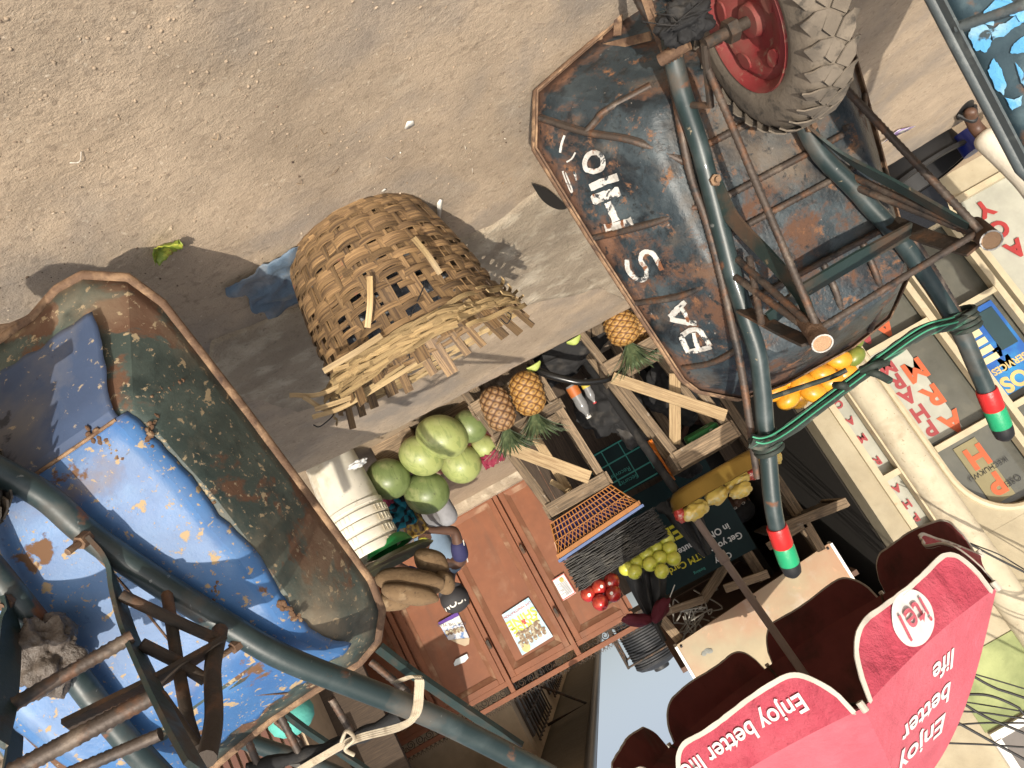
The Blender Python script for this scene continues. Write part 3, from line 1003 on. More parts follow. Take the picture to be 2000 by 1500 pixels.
# drop at the lip
bot = [mb.vert((x, lipn(x)+.012, LOW-.05)) for x in xs]
for i in range(NX): mb.face((g[i][-1], g[i+1][-1], bot[i+1], bot[i]))
tag(mb.build('road', m_ground, None, 180), kind='structure')
mb = MB()
z0 = -.03
mb.poly([(-60, -60, z0), (60, -60, z0), (60, 3.2, z0), (3.3, 3.2, z0), (3.3, -.5, z0), (-3.3, -.5, z0), (-3.3, 3.9, z0), (-60, 3.9, z0)])
tag(mb.build('road', m_ground, None, 0), kind='structure')
mb = MB()
mb.grid(lambda a, b: V((-60+120*a, 3.0+(b**3)*120, LOW-.12*math.exp(-abs(b**3*120-.9)*3)*0+.01*noise.noise(V((a*300, b*60, 1))))), 240, 90)
tag(mb.build('ground', m_yard, None, 180), kind='structure')


def slab(name, pxs, h, label, mat=m_conc, rough=.012):
    pts = [onz(*p) for p in pxs]
    fine = []
    n = len(pts)
    for i in range(n):
        for j in range(10):
            q = pts[i].lerp(pts[(i+1) % n], j/10)
            fine.append(q+V((noise.noise(q*9), noise.noise(q*9+V((7, 7, 0))), 0))*.02)
    c = sum((p for p in fine), V())/len(fine)
    mb = MB()
    prev = None
    for s_, zz in ((1.02, -.02), (1.0, h*.7), (.975, h), (.85, h), (.65, h), (.42, h), (.2, h)):
        ring = []
        for p in fine:
            q = c.lerp(p, s_)
            q.z = zz+gz(q.x, q.y)+(noise.noise(q*14)*.006+noise.noise(q*45)*.003 if s_ < 1.01 else 0)
            ring.append(mb.vert(q))
        if prev:
            for k in range(len(ring)): mb.face((prev[k], prev[(k+1) % len(ring)], ring[(k+1) % len(ring)], ring[k]))
        prev = ring
    mb.face(prev)
    o = mb.build(name, mat, None, 60)
    tag(o, kind='structure')
    return o


slab('concrete_slab', [(880, 470), (960, 440), (1048, 372), (1120, 395), (1300, 520), (1340, 640), (1180, 560), (1060, 585), (1000, 600), (930, 560)], .012, '')
slab('concrete_slab', [(420, 665), (500, 630), (600, 590), (700, 640), (680, 770), (580, 800), (470, 770), (400, 720)], .014, '')
# hole by the slab
mb = MB()
hp = spline([onz(*q)+V((0, 0, .024)) for q in ((1030, 346), (1050, 352), (1068, 362), (1100, 392), (1085, 398), (1062, 388), (1046, 372), (1030, 346))], 4)[:-1]
mb.poly(hp)
tag(mb.build('drain_hole', M('dark_hole', (.01, .008, .006), 1), None, 0), kind='structure')
# pebbles and grit
mb = MB()
for k in range(1200):
    if k < 1300: px, py = random.uniform(-100, 1150), random.uniform(-60, 720)
    elif k < 1600:
        px = random.gauss(400, 110); py = 250-(px-400)*.45+random.gauss(0, 40)
    else: px, py = random.uniform(450, 1900), random.uniform(150, 900)
    d = ray(px, py)
    if d.z > -.1: continue
    p = onz(px, py)
    if p.y > lip_y(p.x)-.03 or p.y < .3: continue
    s_ = random.choice((.001, .0012, .0015, .002, .003)) * (1.7 if (k > 1300 and k < 1600 and random.random() < .35) else 1)
    p.z = gz(p.x, p.y)+s_*.3
    mb.ell(p, (s_*random.uniform(.8, 1.6), s_*random.uniform(.7, 1.2), s_*.6), Matrix.Rotation(random.uniform(0, 3), 3, 'Z'), 6, 4, .3)
tag(mb.build('gravel', M('grit', (.36, .28, .2), .95, layers=[((.6, .5, .38), 1.7, .56, .6), ((.1, .07, .05), 2.3, .56, .6)]), None, 60), 'loose grit and pebbles scattered over the dusty road', 'gravel', kind='stuff')


def flake(name, px, py, pts, mat, label, cat, group=None, lift=.006, curl=.3, rot=0):
    p = onz(px, py); p.z = gz(p.x, p.y)+lift
    mb = MB()
    c = mb.vert(p+V((0, 0, .004*curl)))
    ring = []
    for (a, b) in pts:
        q = Matrix.Rotation(rot, 3, 'Z') @ V((a, b, 0))
        q.z = curl*(q.length**2)*6+random.uniform(0, .003)
        ring.append(mb.vert(p+q))
    for i in range(len(ring)): mb.face((c, ring[i], ring[(i+1) % len(ring)]))
    o = mb.build(name, mat, None, 60, loc=p, solid=.0012)
    tag(o, label, cat, group)
    return o


m_leaf = M('yellow_green_leaf', (.2, .27, .03), .5, layers=[((.42, .42, .06), 60, .5, .6), ((.2, .1, .04), 45, .6, .68)])
p0 = onz(318, 472); LM = Matrix.Rotation(.45, 3, 'Z')
mb = MB(); mb.grid(lambda a, b: p0+LM @ V(((a-.5)*.085, (b-.5)*.05*math.sin(math.pi*min(.97, max(.04, a)))**.7, .016+.010*math.cos(a*5)+abs(b-.5)*.025+.002*math.sin(a*40))), 18, 8)
tag(mb.build('fallen_leaf', m_leaf, None, 60, loc=p0, solid=.001), 'yellow green curled leaf lying on the bare dusty road', 'leaf')
m_paper = M('white_scrap', (.72, .7, .64), .8)
flake('paper_scrap', 795, 238, [(.012, .004), (.004, .014), (-.01, .01), (-.013, -.005), (0, -.012)], m_paper, 'round white paper scrap on the open road between barrows', 'paper scrap')
flake('paper_scrap', 747, 366, [(.007, .0), (.002, .007), (-.006, .004), (-.004, -.006)], m_paper, 'tiny white scrap right beside the base of the basket', 'paper scrap')
flake('plastic_wrapper', 858, 402, [(.05, .012), (.045, .02), (0, .006), (-.035, -.01), (-.04, -.022), (-.02, -.02)], m_paper, 'thin white wrapper lying in the shadow of the basket', 'wrapper', rot=.9)
for k in range(46):
    px, py = random.uniform(450, 1040), random.uniform(150, 420)
    if k > 30: px, py = random.uniform(20, 500), random.uniform(30, 500)
    if k < 3: pass
mb = MB()
for k in range(30):
    px, py = (random.uniform(560, 1000), random.uniform(230, 370)) if k < 20 else (random.uniform(30, 1000), random.uniform(20, 480))
    p = onz(px, py); p.z = gz(p.x, p.y)+.003
    a = random.uniform(0, 3.1); s_ = random.uniform(.002, .006)
    if k % 4 == 0:
        mb.tube(spline([p, p+V((math.cos(a)*s_*3, math.sin(a)*s_*3, .006)), p+V((math.cos(a+.4)*s_*6, math.sin(a+.4)*s_*6, 0))]), .0009, 5)
    else:
        mb.ell(p, (s_*.6, s_*.4, .002), Matrix.Rotation(a, 3, 'Z'), 6, 4, .3)
tag(mb.build('litter', M('litter', (.3, .22, .14), .9, layers=[((.75, .7, .6), 3, .52, .56), ((.05, .03, .025), 4, .55, .6)]), None, 60), 'straw bits and crumbs of litter scattered on the dusty road', 'litter', kind='stuff')
# blue plastic scrap
mb = MB()
bc = onz(548, 548)
mb.grid(lambda a, b: bc+V(((a-.5)*.2*(1+.3*noise.noise(V((b*4, 1, 0)))), (b-.5)*.26*(1+.3*noise.noise(V((a*4, 7, 0)))), .016+.014*noise.noise(V((a*5, b*5, 2)))+.006*noise.noise(V((a*14, b*14, 2))))), 30, 30)
tag(mb.build('plastic_sheet', M('dusty_blue_plastic', (.1, .15, .21), .5, layers=[((.24, .25, .26), 8, .5, .7)], bump=[(30, .5, .01)]), None, 60, loc=bc, solid=.001), 'dusty blue plastic sheet lying on the ground behind the basket', 'plastic sheet')

# ------------------------------------------------------------------ basket
bx, by = .165, 1.86
HB = .365
bas = thing('basket', 'frayed woven cane basket standing on the dusty road between wheelbarrows', 'basket', (bx, by, 0))


def bprof(t):
    return .196+.05*t+.028*max(0, t-.72)/.28+.012*math.sin(math.pi*t)


def bpt(th, t, off=0.0):
    r_ = bprof(t)+off
    front = -math.sin(th)      # 1 towards the camera
    z = HB*t*(1+.17*front*t)+.004
    r_ *= 1+.012*math.sin(3*th+1)
    tilt = .05*t
    return V((bx+r_*math.cos(th)-.015*t, by+r_*math.sin(th)+tilt, z))


def bnrm(th): return V((math.cos(th), math.sin(th), -.15))


NS = 27
sth = [2*math.pi*k/NS+random.uniform(-.04, .04) for k in range(NS)]
mb = MB()
for k, th in enumerate(sth):
    top = 1.0+(random.uniform(.0, .07) if random.random() < .5 else -.02)
    if -math.sin(th) < -.2: top = 1.03+random.uniform(0, .11)
    n = 26
    pts = []
    wv = random.uniform(-.025, .025)
    for j in range(n+1):
        t = top*j/n
        pts.append(bpt(th+wv*t, t, .0035*math.sin(math.pi*(j*1.0))*(1)))
    wd = random.uniform(.024, .04)
    mb.ribbon(pts, wd, .003, [bnrm(th)]*len(pts))
mb.build('stakes', m_reed, bas, 40)
mb = MB()
rows = [.02, .055, .09, .125, .16, .2, .24, .28, .32, .36, .4, .44, .48, .525, .575, .63, .69, .75, .81]
for i, t in enumerate(rows):
    a0 = random.uniform(0, 6.28)
    gap = 0 if t < .6 else random.choice((0, .5, .9))
    for half in range(2):
        sub = 66
        span = math.pi*1.03-gap*.5
        pts, nn = [], []
        j0 = random.uniform(-.006, .006)
        s1, s2 = random.uniform(-.012, .012), random.uniform(0, 6)
        for j in range(sub+1):
            th = a0+half*math.pi+span*j/sub
            ph = NS*th/2+math.pi*i
            off = .0062*math.sin(ph)+.002
            tt = t+j0+s1*math.sin(th*2+s2)+.004*noise.noise(V((th*3, i, 2)))
            pts.append(bpt(th, tt, off)); nn.append(bnrm(th))
        wd = random.uniform(.0185, .022) if t < .46 else random.uniform(.012, .018)
        mb.ribbon(pts, wd, .002, nn)
mb.build('woven_wall', m_reed, bas, 40)
# dense foot ring
mb = MB()
for i in range(4):
    mb.ribbon([bpt(2*math.pi*j/70, .005+.012*i, .005+.002*math.sin(j*1.7+i)) for j in range(70)], .01, .004, [bnrm(2*math.pi*j/70) for j in range(70)], closed=True)
mb.build('foot_ring', m_reed, bas, 40)
# frayed rim bundles
mb = MB()
for i in range(62):
    a0 = -math.pi*.5+random.uniform(-2.6, 2.2)
    span = random.uniform(.7, 2.2)
    t0 = random.uniform(.82, .97); dt = random.uniform(-.07, .07)
    if i % 3 == 0: dt *= 1.6
    pts, nn = [], []
    for j in range(26):
        f = j/25
        th = a0+span*f
        o_ = .008+.006*math.sin(th*NS/2+i*1.3)+random.uniform(0, .0008)
        if f > .85: o_ += (f-.85)*.12
        pts.append(bpt(th, min(1.08, t0+dt*f+.012*math.sin(th*4+i)), o_)); nn.append(bnrm(th))
    mb.ribbon(pts, random.uniform(.006, .012), .003, nn)
mb.build('rim_binding', m_fibre, bas, 40)
for (a, b, c_) in (((592, 775), (650, 800), (720, 742)), ((565, 772), (640, 765), (760, 690)), ((615, 800), (700, 770), (790, 715)), ((610, 815), (680, 790), (830, 700))):
    L = [at(p[0], p[1], by-.17+.04*k) for k, p in enumerate((a, b, c_))]
    mb = MB(); mb.ribbon(spline(L), .011, .003, V((0, -1, .2))); mb.build('loose_strip', m_fibre, bas, 40)
for (a, b) in (((722, 540), (718, 640)), ((808, 465), (860, 535)), ((632, 725), (745, 655))):
    L = [at(*a, by-.245), at((a[0]+b[0])/2+3, (a[1]+b[1])/2, by-.25), at(*b, by-.235)]
    mb = MB(); mb.ribbon(spline(L), .0135, .003, V((0, -1, .3))); mb.build('loose_strip', m_fibre, bas, 40)
mb = MB()
mb.tube(spline([at(612, 830, 1.75), at(625, 833, 1.75), at(650, 812, 1.76), at(655, 795, 1.78)]), .0016, 5)
mb.tube(spline([at(980, 605, 1.9), at(998, 615, 1.9), at(990, 632, 1.9), at(978, 622, 1.9)]), .0016, 5)
mb.tube(spline([at(800, 700, 1.66), at(795, 640, 1.65), at(830, 555, 1.65)]), .0016, 5)
mb.build('wire', m_black, bas, 60)
mb = MB(); mb.lathe([(0.001, .012), (.12, .012), (.178, .012)], (bx, by, 0), 32); mb.build('base', m_reed, bas)
mb = MB(); crumple(mb, (bx, by+.03, .17), (.15, .14, .13), nz=.4, nsc=8)
tag(mb.build('plastic_bag', M('grey_film', (.1, .11, .12), .25, layers=[((.5, .53, .56), 7, .52, .62), ((.02, .02, .025), 5, .5, .6)], bump=[(30, .7, .01)]), None, 60, loc=(bx, by, .02)), 'crumpled grey plastic film seen inside the woven basket', 'plastic bag')


# ------------------------------------------------------------------ fruit stall
def MA(name, stops, rough=.6, coat=0, bump=(), spec=.5):
    """material coloured by the stored pc.x value (0..1)"""
    m = M(name, (.5, .5, .5), rough, coat=coat, bump=bump, spec=spec)
    nt = m.node_tree
    a = nt.nodes.new('ShaderNodeAttribute'); a.attribute_name = 'pc'
    s_ = nt.nodes.new('ShaderNodeSeparateXYZ'); nt.links.new(a.outputs['Vector'], s_.inputs[0])
    r_ = nt.nodes.new('ShaderNodeValToRGB')
    el = r_.color_ramp.elements
    while len(el) < len(stops): el.new(.5)
    for e, (p, c) in zip(el, stops): e.position = p; e.color = (*c, 1)
    nt.links.new(s_.outputs[0], r_.inputs[0])
    nt.links.new(r_.outputs[0], nt.nodes['Principled BSDF'].inputs['Base Color'])
    return m


def axes(ang):
    """image-plane axes at angle ang (degrees, clockwise from image right)"""
    t = R(ang)
    a = cx*math.cos(t)-cy*math.sin(t)
    b = cx*-math.sin(t)-cy*math.cos(t)
    c = a.cross(b)
    return Matrix((a, b, c)).transposed()


def pxs(p, n): return n*(p-CAM).dot(cf)/FPX


def epx(px, py, y, ra, rb, ang=0, nz=.05, nsc=5, nu=28, nv=18, rc=None):
    mb = MB()
    p = at(px, py, y)
    M_ = axes(ang)
    # long axis on local z of the ellipsoid
    M_ = Matrix((M_.col[1], M_.col[2], M_.col[0])).transposed()
    mb.ell(p, (pxs(p, rb), pxs(p, rc or rb), pxs(p, ra)), M_, nu, nv, nz, nsc)
    return mb, p


m_melon = M('pale_green_melon', (.33, .37, .13), .45, layers=[((.23, .28, .09), 8, .5, .7), ((.44, .46, .22), 5, .55, .75), ((.17, .22, .07), (24, 24, 7), .52, .62, {'a': .55, 'dist': 1.2}), ((.5, .5, .25), 2.2, .6, .7, {'a': .6}), ((.2, .16, .08), 55, .64, .7, {'a': .7})], bump=[(25, .25, .005), (120, .15, .001)], coat=.1)
m_melond = M('dark_green_melon', (.16, .21, .075), .42, layers=[((.24, .28, .11), 9, .48, .7), ((.36, .36, .17), 4, .58, .75), ((.1, .14, .045), (22, 22, 6), .5, .62, {'a': .6, 'dist': 1.2}), ((.42, .4, .2), 2.2, .62, .7, {'a': .7}), ((.06, .06, .03), 55, .63, .69, {'a': .7})], bump=[(25, .25, .005), (120, .15, .001)], coat=.1)
MEL = [(863, 853, 4.12, 49, 41, 20, 0, 'large pale watermelon at the front of the pile next to the lip of the road'),
       (823, 890, 4.16, 43, 37, 25, 0, 'pale oblong watermelon pressed under the large front one in the pile'),
       (758, 935, 4.16, 42, 39, 10, 1, 'dark green round watermelon right beside the white buckets'),
       (833, 962, 4.3, 43, 40, 10, 1, 'dark green watermelon sitting in front of the seated man legs'),
       (900, 905, 4.36, 39, 37, 30, 0, 'round pale watermelon half shaded on the red tray edge'),
       (917, 833, 4.22, 33, 31, 20, 1, 'small green watermelon touching the corner post of the pineapple crate'),
       (946, 872, 4.4, 26, 24, 20, 0, 'small pale watermelon almost hidden behind the pile and crate')]
for (px, py, y, a, b, an, dk, lab) in MEL:
    mb, p = epx(px, py, y, a*1.05, b*1.05, an, .05, 3)
    ml = mb.build('watermelon', m_melond if dk else m_melon, None, 180, loc=p)
    tag(ml, lab, 'watermelon', 'watermelons heaped by the crates')
    mb = MB()
    e = p+axes(an).col[0]*pxs(p, a)*1.0
    mb.tube([e-axes(an).col[0]*.004, e+axes(an).col[0]*.006], .006, 8)
    mb.build('stem_scar', m_dwood, ml)
m_red = M('red_plastic', (.42, .03, .03), .4, layers=[((.5, .45, .42), 11, .6, .64)])
mb = MB()
mb.box((.42, 4.5, .06), (.5, .5, .03)); mb.box((.42, 4.26, .085), (.5, .012, .05)); mb.box((.18, 4.5, .085), (.012, .5, .05)); mb.box((.66, 4.5, .085), (.012, .5, .05))
tag(mb.build('red_tray', m_red, None, 30, loc=(.42, 4.5, .05), bevel=.004), 'red plastic tray under the watermelons by the crate', 'tray')
mb = MB(); mb.box((.42, 4.55, -.04), (.46, .5, .17)); mb.box((.75, 4.4, -.03), (.25, .4, .19))
tag(mb.build('low_table', m_wood, None, 30, loc=(.42, 4.5, -.12), bevel=.004), 'low wooden table holding the red tray and watermelons', 'table')
mb = MB()
rc_ = at(958, 893, 4.3)
mb.grid(lambda a, b: rc_+V(((a-.5)*.13, .05+b*.05+.02*noise.noise(V((a*6, b*4, 0))), (b-.5)*.07+.02*noise.noise(V((a*7, b*5, 3))))), 20, 12)
tag(mb.build('red_cloth', M('crimson_print', (.2, .015, .04), .8, layers=[((.6, .55, .52), 22, .6, .64)]), None, 60, loc=rc_, solid=.003), 'red and white rag bunched between watermelons and pineapple crate', 'cloth')


def cloth(px, py, y, wx, wz, mat, label):
    c = at(px, py, y)
    mb = MB()
    mb.grid(lambda a, b: c+V(((a-.5)*wx, .04*noise.noise(V((a*5, b*5, px))), (b-.5)*wz+.02*noise.noise(V((a*4, 1, py))))), 20, 20)
    tag(mb.build('folded_cloth', mat, None, 60, loc=c, solid=.02), label, 'cloth')


def spots(name, base, col, sc, lo, hi): return M(name, base, .85, layers=[(col, sc, lo, hi, {'d': 0, 'dist': 0})], bump=[(60, .3, .003)])


cloth(772, 998, 4.5, .17, .22, spots('teal_spotted_cloth', (.0, .12, .17), (.005, .012, .02), 28, .52, .56), 'teal cloth with black spots between buckets and watermelon')
cloth(800, 1010, 4.55, .13, .24, spots('gold_lace_cloth', (.3, .19, .04), (.12, .08, .05), 40, .5, .6), 'golden patterned cloth beside the seated man')
cloth(745, 975, 4.45, .1, .1, spots('pink_spotted_cloth', (.34, .05, .1), (.7, .6, .6), 16, .64, .68), 'pink cloth peeping out beside the white bucket')

# buckets
m_buck = M('dirty_white_plastic', (.66, .62, .52), .45, layers=[((.42, .35, .22), 5, .5, .72), ((.3, .2, .1), 3, .62, .8, {'a': .7}), ((.2, .16, .1), 40, .64, .7, {'a': .6})], bump=[(60, .15, .002)])


def bucket(c, label):
    o = thing('bucket', label, 'bucket', c, 'stacked white buckets')
    mb = MB()
    mb.lathe([(.001, .0), (.132, .0), (.138, .006), (.150, .3), (.150, .302)], c, 48)
    mb.build('body', m_buck, o, 40)
    mb = MB()
    mb.lathe([(.150, .3), (.158, .301), (.158, .325), (.153, .328), (.153, .345), (.164, .347), (.165, .385), (.161, .392), (.155, .392), (.148, .3)], c, 48)
    for k in range(40):
        th = math.pi*2*k/40
        if k % 10 < 5: mb.box(V(c)+V((.1655*math.cos(th), .1655*math.sin(th), .366)), (.003, .006, .034), th)
    mb.build('rim', m_buck, o, 40)
    return o


BC = (1.06, 4.0, LOW)
for k, lb in enumerate(('lowest white bucket standing on the ground with its whole side showing', 'second white bucket nested in the lowest one', 'third white bucket nested in the stack with only its rim out', 'topmost white bucket rim directly below the yam tray')):
    bucket((BC[0]+.004*k, BC[1], BC[2]+.062*k-.01*(k > 0)), lb)
mb = MB(); mb.lathe([(.09, .455), (.11, .47), (.125, .5), (.13, .515), (.124, .515), (.1, .48)], (.98, 4.0, LOW+.07), 40)
tag(mb.build('green_bowl', M('green_plastic', (.015, .2, .05), .4), None, 40, loc=(1.03, 4, .45)), 'green plastic bowl on the bucket stack under the yams', 'bowl')
tc_ = V((1.0, 4.0, .5))
mb = MB(); mb.lathe([(.001, 0), (.2, 0), (.235, .022), (.24, .026), (.232, .024), (.198, .004), (.001, .004)], tc_, 48)
tag(mb.build('metal_tray', M('dull_tray', (.06, .055, .03), .45, .5, layers=[((.16, .17, .07), 8, .5, .7)]), None, 40, loc=tc_), 'dark metal tray carrying the brown yams on the buckets', 'tray')
mb = MB(); crumple(mb, at(700, 905, 3.75), (.05, .03, .02), nz=.5)
tag(mb.build('plastic_scrap', M('clear_scrap', (.6, .6, .58), .3), None, 60, loc=at(700, 905, 3.75)), 'whitish plastic scrap on the road lip by the buckets', 'plastic scrap')
m_yam = M('brown_yam', (.17, .108, .055), .9, layers=[((.12, .075, .04), 14, .48, .68), ((.33, .24, .14), 8, .56, .74), ((.07, .045, .025), (40, 40, 90), .58, .68, {'a': .8})], bump=[(50, .7, .006), (200, .5, .002)])
for (px, py, y, a, b, an, lab) in [(800, 1138, 3.93, 68, 29, 4, 'longest brown yam lying in the middle of the tray'), (800, 1160, 3.86, 58, 21, 10, 'slim brown yam in front of the longest one'), (842, 1098, 4.05, 36, 25, 22, 'dark shaded yam at the back of the tray'), (868, 1138, 4.02, 24, 20, 60, 'stubby round yam end near the man with the cap'), (766, 1174, 3.95, 42, 19, -6, 'pale yam lowest in the photo beside the wheelbarrow rim')]:
    mb, p = epx(px, py, y, a, b, an, .12, 4, 36, 24)
    tag(mb.build('yam', m_yam, None, 180, loc=p), lab, 'yam', 'yams heaped on the tray')

# crates
def crate(name, label, FL, FR_, TL, TR, dy, group, levels, extra):
    """front bottom left/right and front top left/right corners, depth dy"""
    o = thing(name, label, 'crate', ((FL[0]+FR_[0])/2, FL[1], FL[2]), group)
    FL, FR_, TL, TR = V(FL), V(FR_), V(TL), V(TR)
    D = V((0, dy, 0))
    for (a, b) in ((FL, TL), (FR_, TR), (FL+D, TL+D), (FR_+D, TR+D)):
        mb = MB(); mb.plank(a, b, .042, .03, (0, -1, 0)); mb.build('post', m_wood, o, 0, bevel=.002)
    mb = MB()
    for f, h in levels:
        for off in (V((0, -.022, 0)), D+V((0, .022, 0))):
            mb.plank(FL.lerp(TL, f)+off, FR_.lerp(TR, f)+off, h, .013, (0, -1, 0), ext=.015)
        for (A, B) in ((FL, TL), (FR_, TR)):
            sx_ = V((.027 if A is FL else -.027, 0, 0))
            mb.plank(A.lerp(B, f)+sx_, A.lerp(B, f)+D+sx_, h, .012, (1, 0, 0), ext=.012)
    mb.build('slats', m_wood, o, 0)
    mb = MB()
    for k in range(4):
        a = FL.lerp(FR_, (k+.5)/4)+D*0; b = a+D
        mb.plank(a+V((0, 0, .03)), b+V((0, 0, .03)), .07, .012, (0, 0, 1))
        a = TL.lerp(TR, (k+.5)/4); b = a+D
        if k % 2 == 0: mb.plank(a+V((0, 0, -.02)), b+V((0, 0, -.02)), .09, .012, (0, 0, 1))
    mb.build('floor_boards', m_wood, o, 0)
    for (a, b, w_) in extra:
        mb = MB(); mb.plank(a, b, w_, .014, (0, -1, 0)); mb.build('diagonal_board', m_lwood, o, 0, bevel=.002)
    return o


c1 = crate('wooden_crate', 'wooden slat crate with two pineapples inside and an orange basket on top', (.25, 3.99, LOW+.02), (-.14, 3.99, LOW+.02), (.14, 4.0, .72), (-.17, 4.0, .72), .3, 'wooden fruit crates', [(.16, .06), (.41, .055), (.97, .07)],
           [(at(972, 866, 3.95), at(1152, 933, 3.95), .068), (at(1040, 845, 4.2), at(1115, 965, 4.2), .05), (at(1075, 940, 4.15), at(1112, 960, 4.15), .03)])
c2 = crate('wooden_crate', 'wooden slat crate with one pineapple inside and the golden tray on top', (-.45, 4.0, LOW+.02), (-.77, 4.0, LOW+.02), (-.56, 4.0, .83), (-.86, 4.0, .83), .3, 'wooden fruit crates', [(.32, .07), (.96, .09)],
           [(at(1196, 738, 3.96), at(1418, 812, 3.96), .062), (at(1318, 730, 4.05), at(1318, 868, 4.05), .06)])
c3 = crate('wooden_crate', 'wooden crate behind the rusty wheelbarrow carrying the ripe mangoes', (-1.05, 3.98, LOW+.02), (-1.72, 3.98, LOW+.02), (-1.06, 3.98, .64), (-1.72, 3.98, .64), .32, 'wooden fruit crates', [(.3, .07), (.95, .09)], [])

m_pine = MA('pineapple_skin', [(0, (.05, .025, .01)), (.35, (.2, .085, .02)), (.62, (.42, .235, .06)), (.9, (.3, .17, .06)), (1, (.17, .09, .04))], .55, bump=[(90, .3, .003)])
m_pleaf = M('pineapple_leaf', (.06, .095, .045), .55, layers=[((.2, .26, .13), 16, .48, .7), ((.035, .06, .03), 9, .55, .7)])


m_pine2 = MA('brown_pineapple_skin', [(0, (.035, .018, .01)), (.35, (.13, .06, .025)), (.62, (.27, .15, .06)), (.9, (.3, .19, .1)), (1, (.14, .08, .045))], .6, bump=[(90, .4, .004)])


def pineapple(px, py, y, half, rad, ang, cl, label, nleaf=80, skin_=None):
    p = at(px, py, y)
    ax = axes(ang).col[0]
    L_, r_ = pxs(p, half), pxs(p, rad)
    o = thing('pineapple', label, 'pineapple', p, 'pineapples in the crates')
    q = V((0, 0, 1)).rotation_difference(ax).to_matrix()
    mb = MB()
    nu, nv, K = 128, 90, 8
    rings = []
    for j in range(nv+1):
        z = -1+2*j/nv
        rr = max(.05, (1-abs(z)**3.2)**.5)
        ring = []
        for i in range(nu):
            th = 2*math.pi*i/nu
            a = K*th/2+z*8.5; b = K*th/2-z*8.5
            e = abs(math.sin(a))*abs(math.sin(b))
            d = (.085+.03*noise.noise(V((a*1.3, b*1.3, px))))*(e**.45)-.03
            spike = max(0, e-.93)*2.2
            R_ = r_*rr*(1+d+spike*.6)
            ring.append(mb.vert(p+q @ V((R_*math.cos(th), R_*math.sin(th), z*L_)), (min(1, e**.6), 0, 0)))
        rings.append(ring)
    for j in range(nv):
        for i in range(nu): mb.face((rings[j][i], rings[j][(i+1) % nu], rings[j+1][(i+1) % nu], rings[j+1][i]))
    mb.face(list(reversed(rings[0]))); mb.face(rings[-1])
    mb.build('body', skin_ or m_pine, o, 180)
    mb = MB()
    C_ = p+ax*L_*.95
    cl_ = pxs(p, cl)
    for k in range(nleaf):
        f = k/nleaf
        th = k*2.4
        spread = .95*(1-f)+.12
        d0 = q @ V((math.cos(th), math.sin(th), 0))
        ln = cl_*(.6+.5*math.sin(math.pi*min(1, f+.25)))*random.uniform(.85, 1.1)
        pts, nn, ww = [], [], []
        for j in range(9):
            t = j/8
            out = spread*(t+.35*t*t)
            up = t*(1-.25*spread*t)
            pts.append(C_+d0*(r_*.22*(1-f)+ln*out*.62)+ax*(ln*up*.9+f*cl_*.12))
            nn.append(ax*.8-d0*.6)
            ww.append(max(.0008, .024*(1-t)**.8*(1 if t > .1 else .8)))
        mb.ribbon(pts, ww, .0016, nn)
    mb.build('crown', m_pleaf, o, 60)


pineapple(972, 798, 3.885, 46, 29, 68, 62, 'left brown pineapple of the pair in the crate beside the watermelons', skin_=m_pine2)
pineapple(1030, 768, 3.88, 45, 31, 72, 60, 'orange pineapple of the pair nearest the black rubber tube')
pineapple(1214, 640, 3.93, 36, 31, 66, 70, 'yellow pineapple with pale green crown beside the rusty wheelbarrow rim')
pineapple(1252, 640, 4.12, 34, 28, 66, 30, 'pineapple mostly hidden behind the rusty wheelbarrow rim')

# orange basket + purple basket + bags
m_or = M('orange_plastic', (.31, .125, .03), .45, layers=[((.19, .075, .02), 12, .55, .7)])
OB = [V((.18, 3.97, .755)), V((-.185, 3.97, .735)), V((-.265, 3.93, .9)), V((.225, 3.93, .935))]
o = thing('orange_basket', 'orange lattice plastic basket standing on the pineapple crate', 'basket', (0, 4.1, .75))


def obf(a, b, k):
    if k == 0: P0, P1, P2, P3 = OB
    elif k == 1: P0, P1, P2, P3 = OB[0]+V((0, .26, 0)), OB[0], OB[3], OB[3]+V((0, .34, 0))
    elif k == 2: P0, P1, P2, P3 = OB[1], OB[1]+V((0, .26, 0)), OB[2]+V((0, .34, 0)), OB[2]
    else: P0, P1, P2, P3 = OB[1]+V((0, .26, 0)), OB[0]+V((0, .26, 0)), OB[3]+V((0, .34, 0)), OB[2]+V((0, .34, 0))
    p = P0.lerp(P1, a).lerp(P3.lerp(P2, a), b)
    return p


mb = MB()
for k in range(4):
    n_ = [V((0, -1, 0)), V((1, 0, 0)), V((-1, 0, 0)), V((0, 1, 0))][k]
    N_ = 20 if k in (0, 3) else 14
    for i in range(N_+1):
        mb.ribbon([obf(i/N_, b/4*.5, k) for b in range(5)], .0055, .004, n_)
        if i < N_:
            mb.ribbon([obf(i/N_, .5, k), obf(min(1, (i+1.5)/N_), .86, k)], .0042, .004, n_)
            mb.ribbon([obf((i+1)/N_, .5, k)+n_*.0035, obf(max(0, (i-.5)/N_), .86, k)+n_*.0035], .0042, .004, n_)
    for b in (.0, .16, .32, .5): mb.ribbon([obf(a/6, b, k)+n_*.002 for a in range(7)], .0045, .004, n_)
mb.build('lattice_side', m_or, o, 40)
mb = MB()
for k in range(4):
    n_ = [V((0, -1, 0)), V((1, 0, 0)), V((-1, 0, 0)), V((0, 1, 0))][k]
    mb.ribbon([obf(a/6, .9, k)+n_*.004 for a in range(7)], .022, .012, n_)
mb.build('rim', m_or, o, 40)
mb = MB()
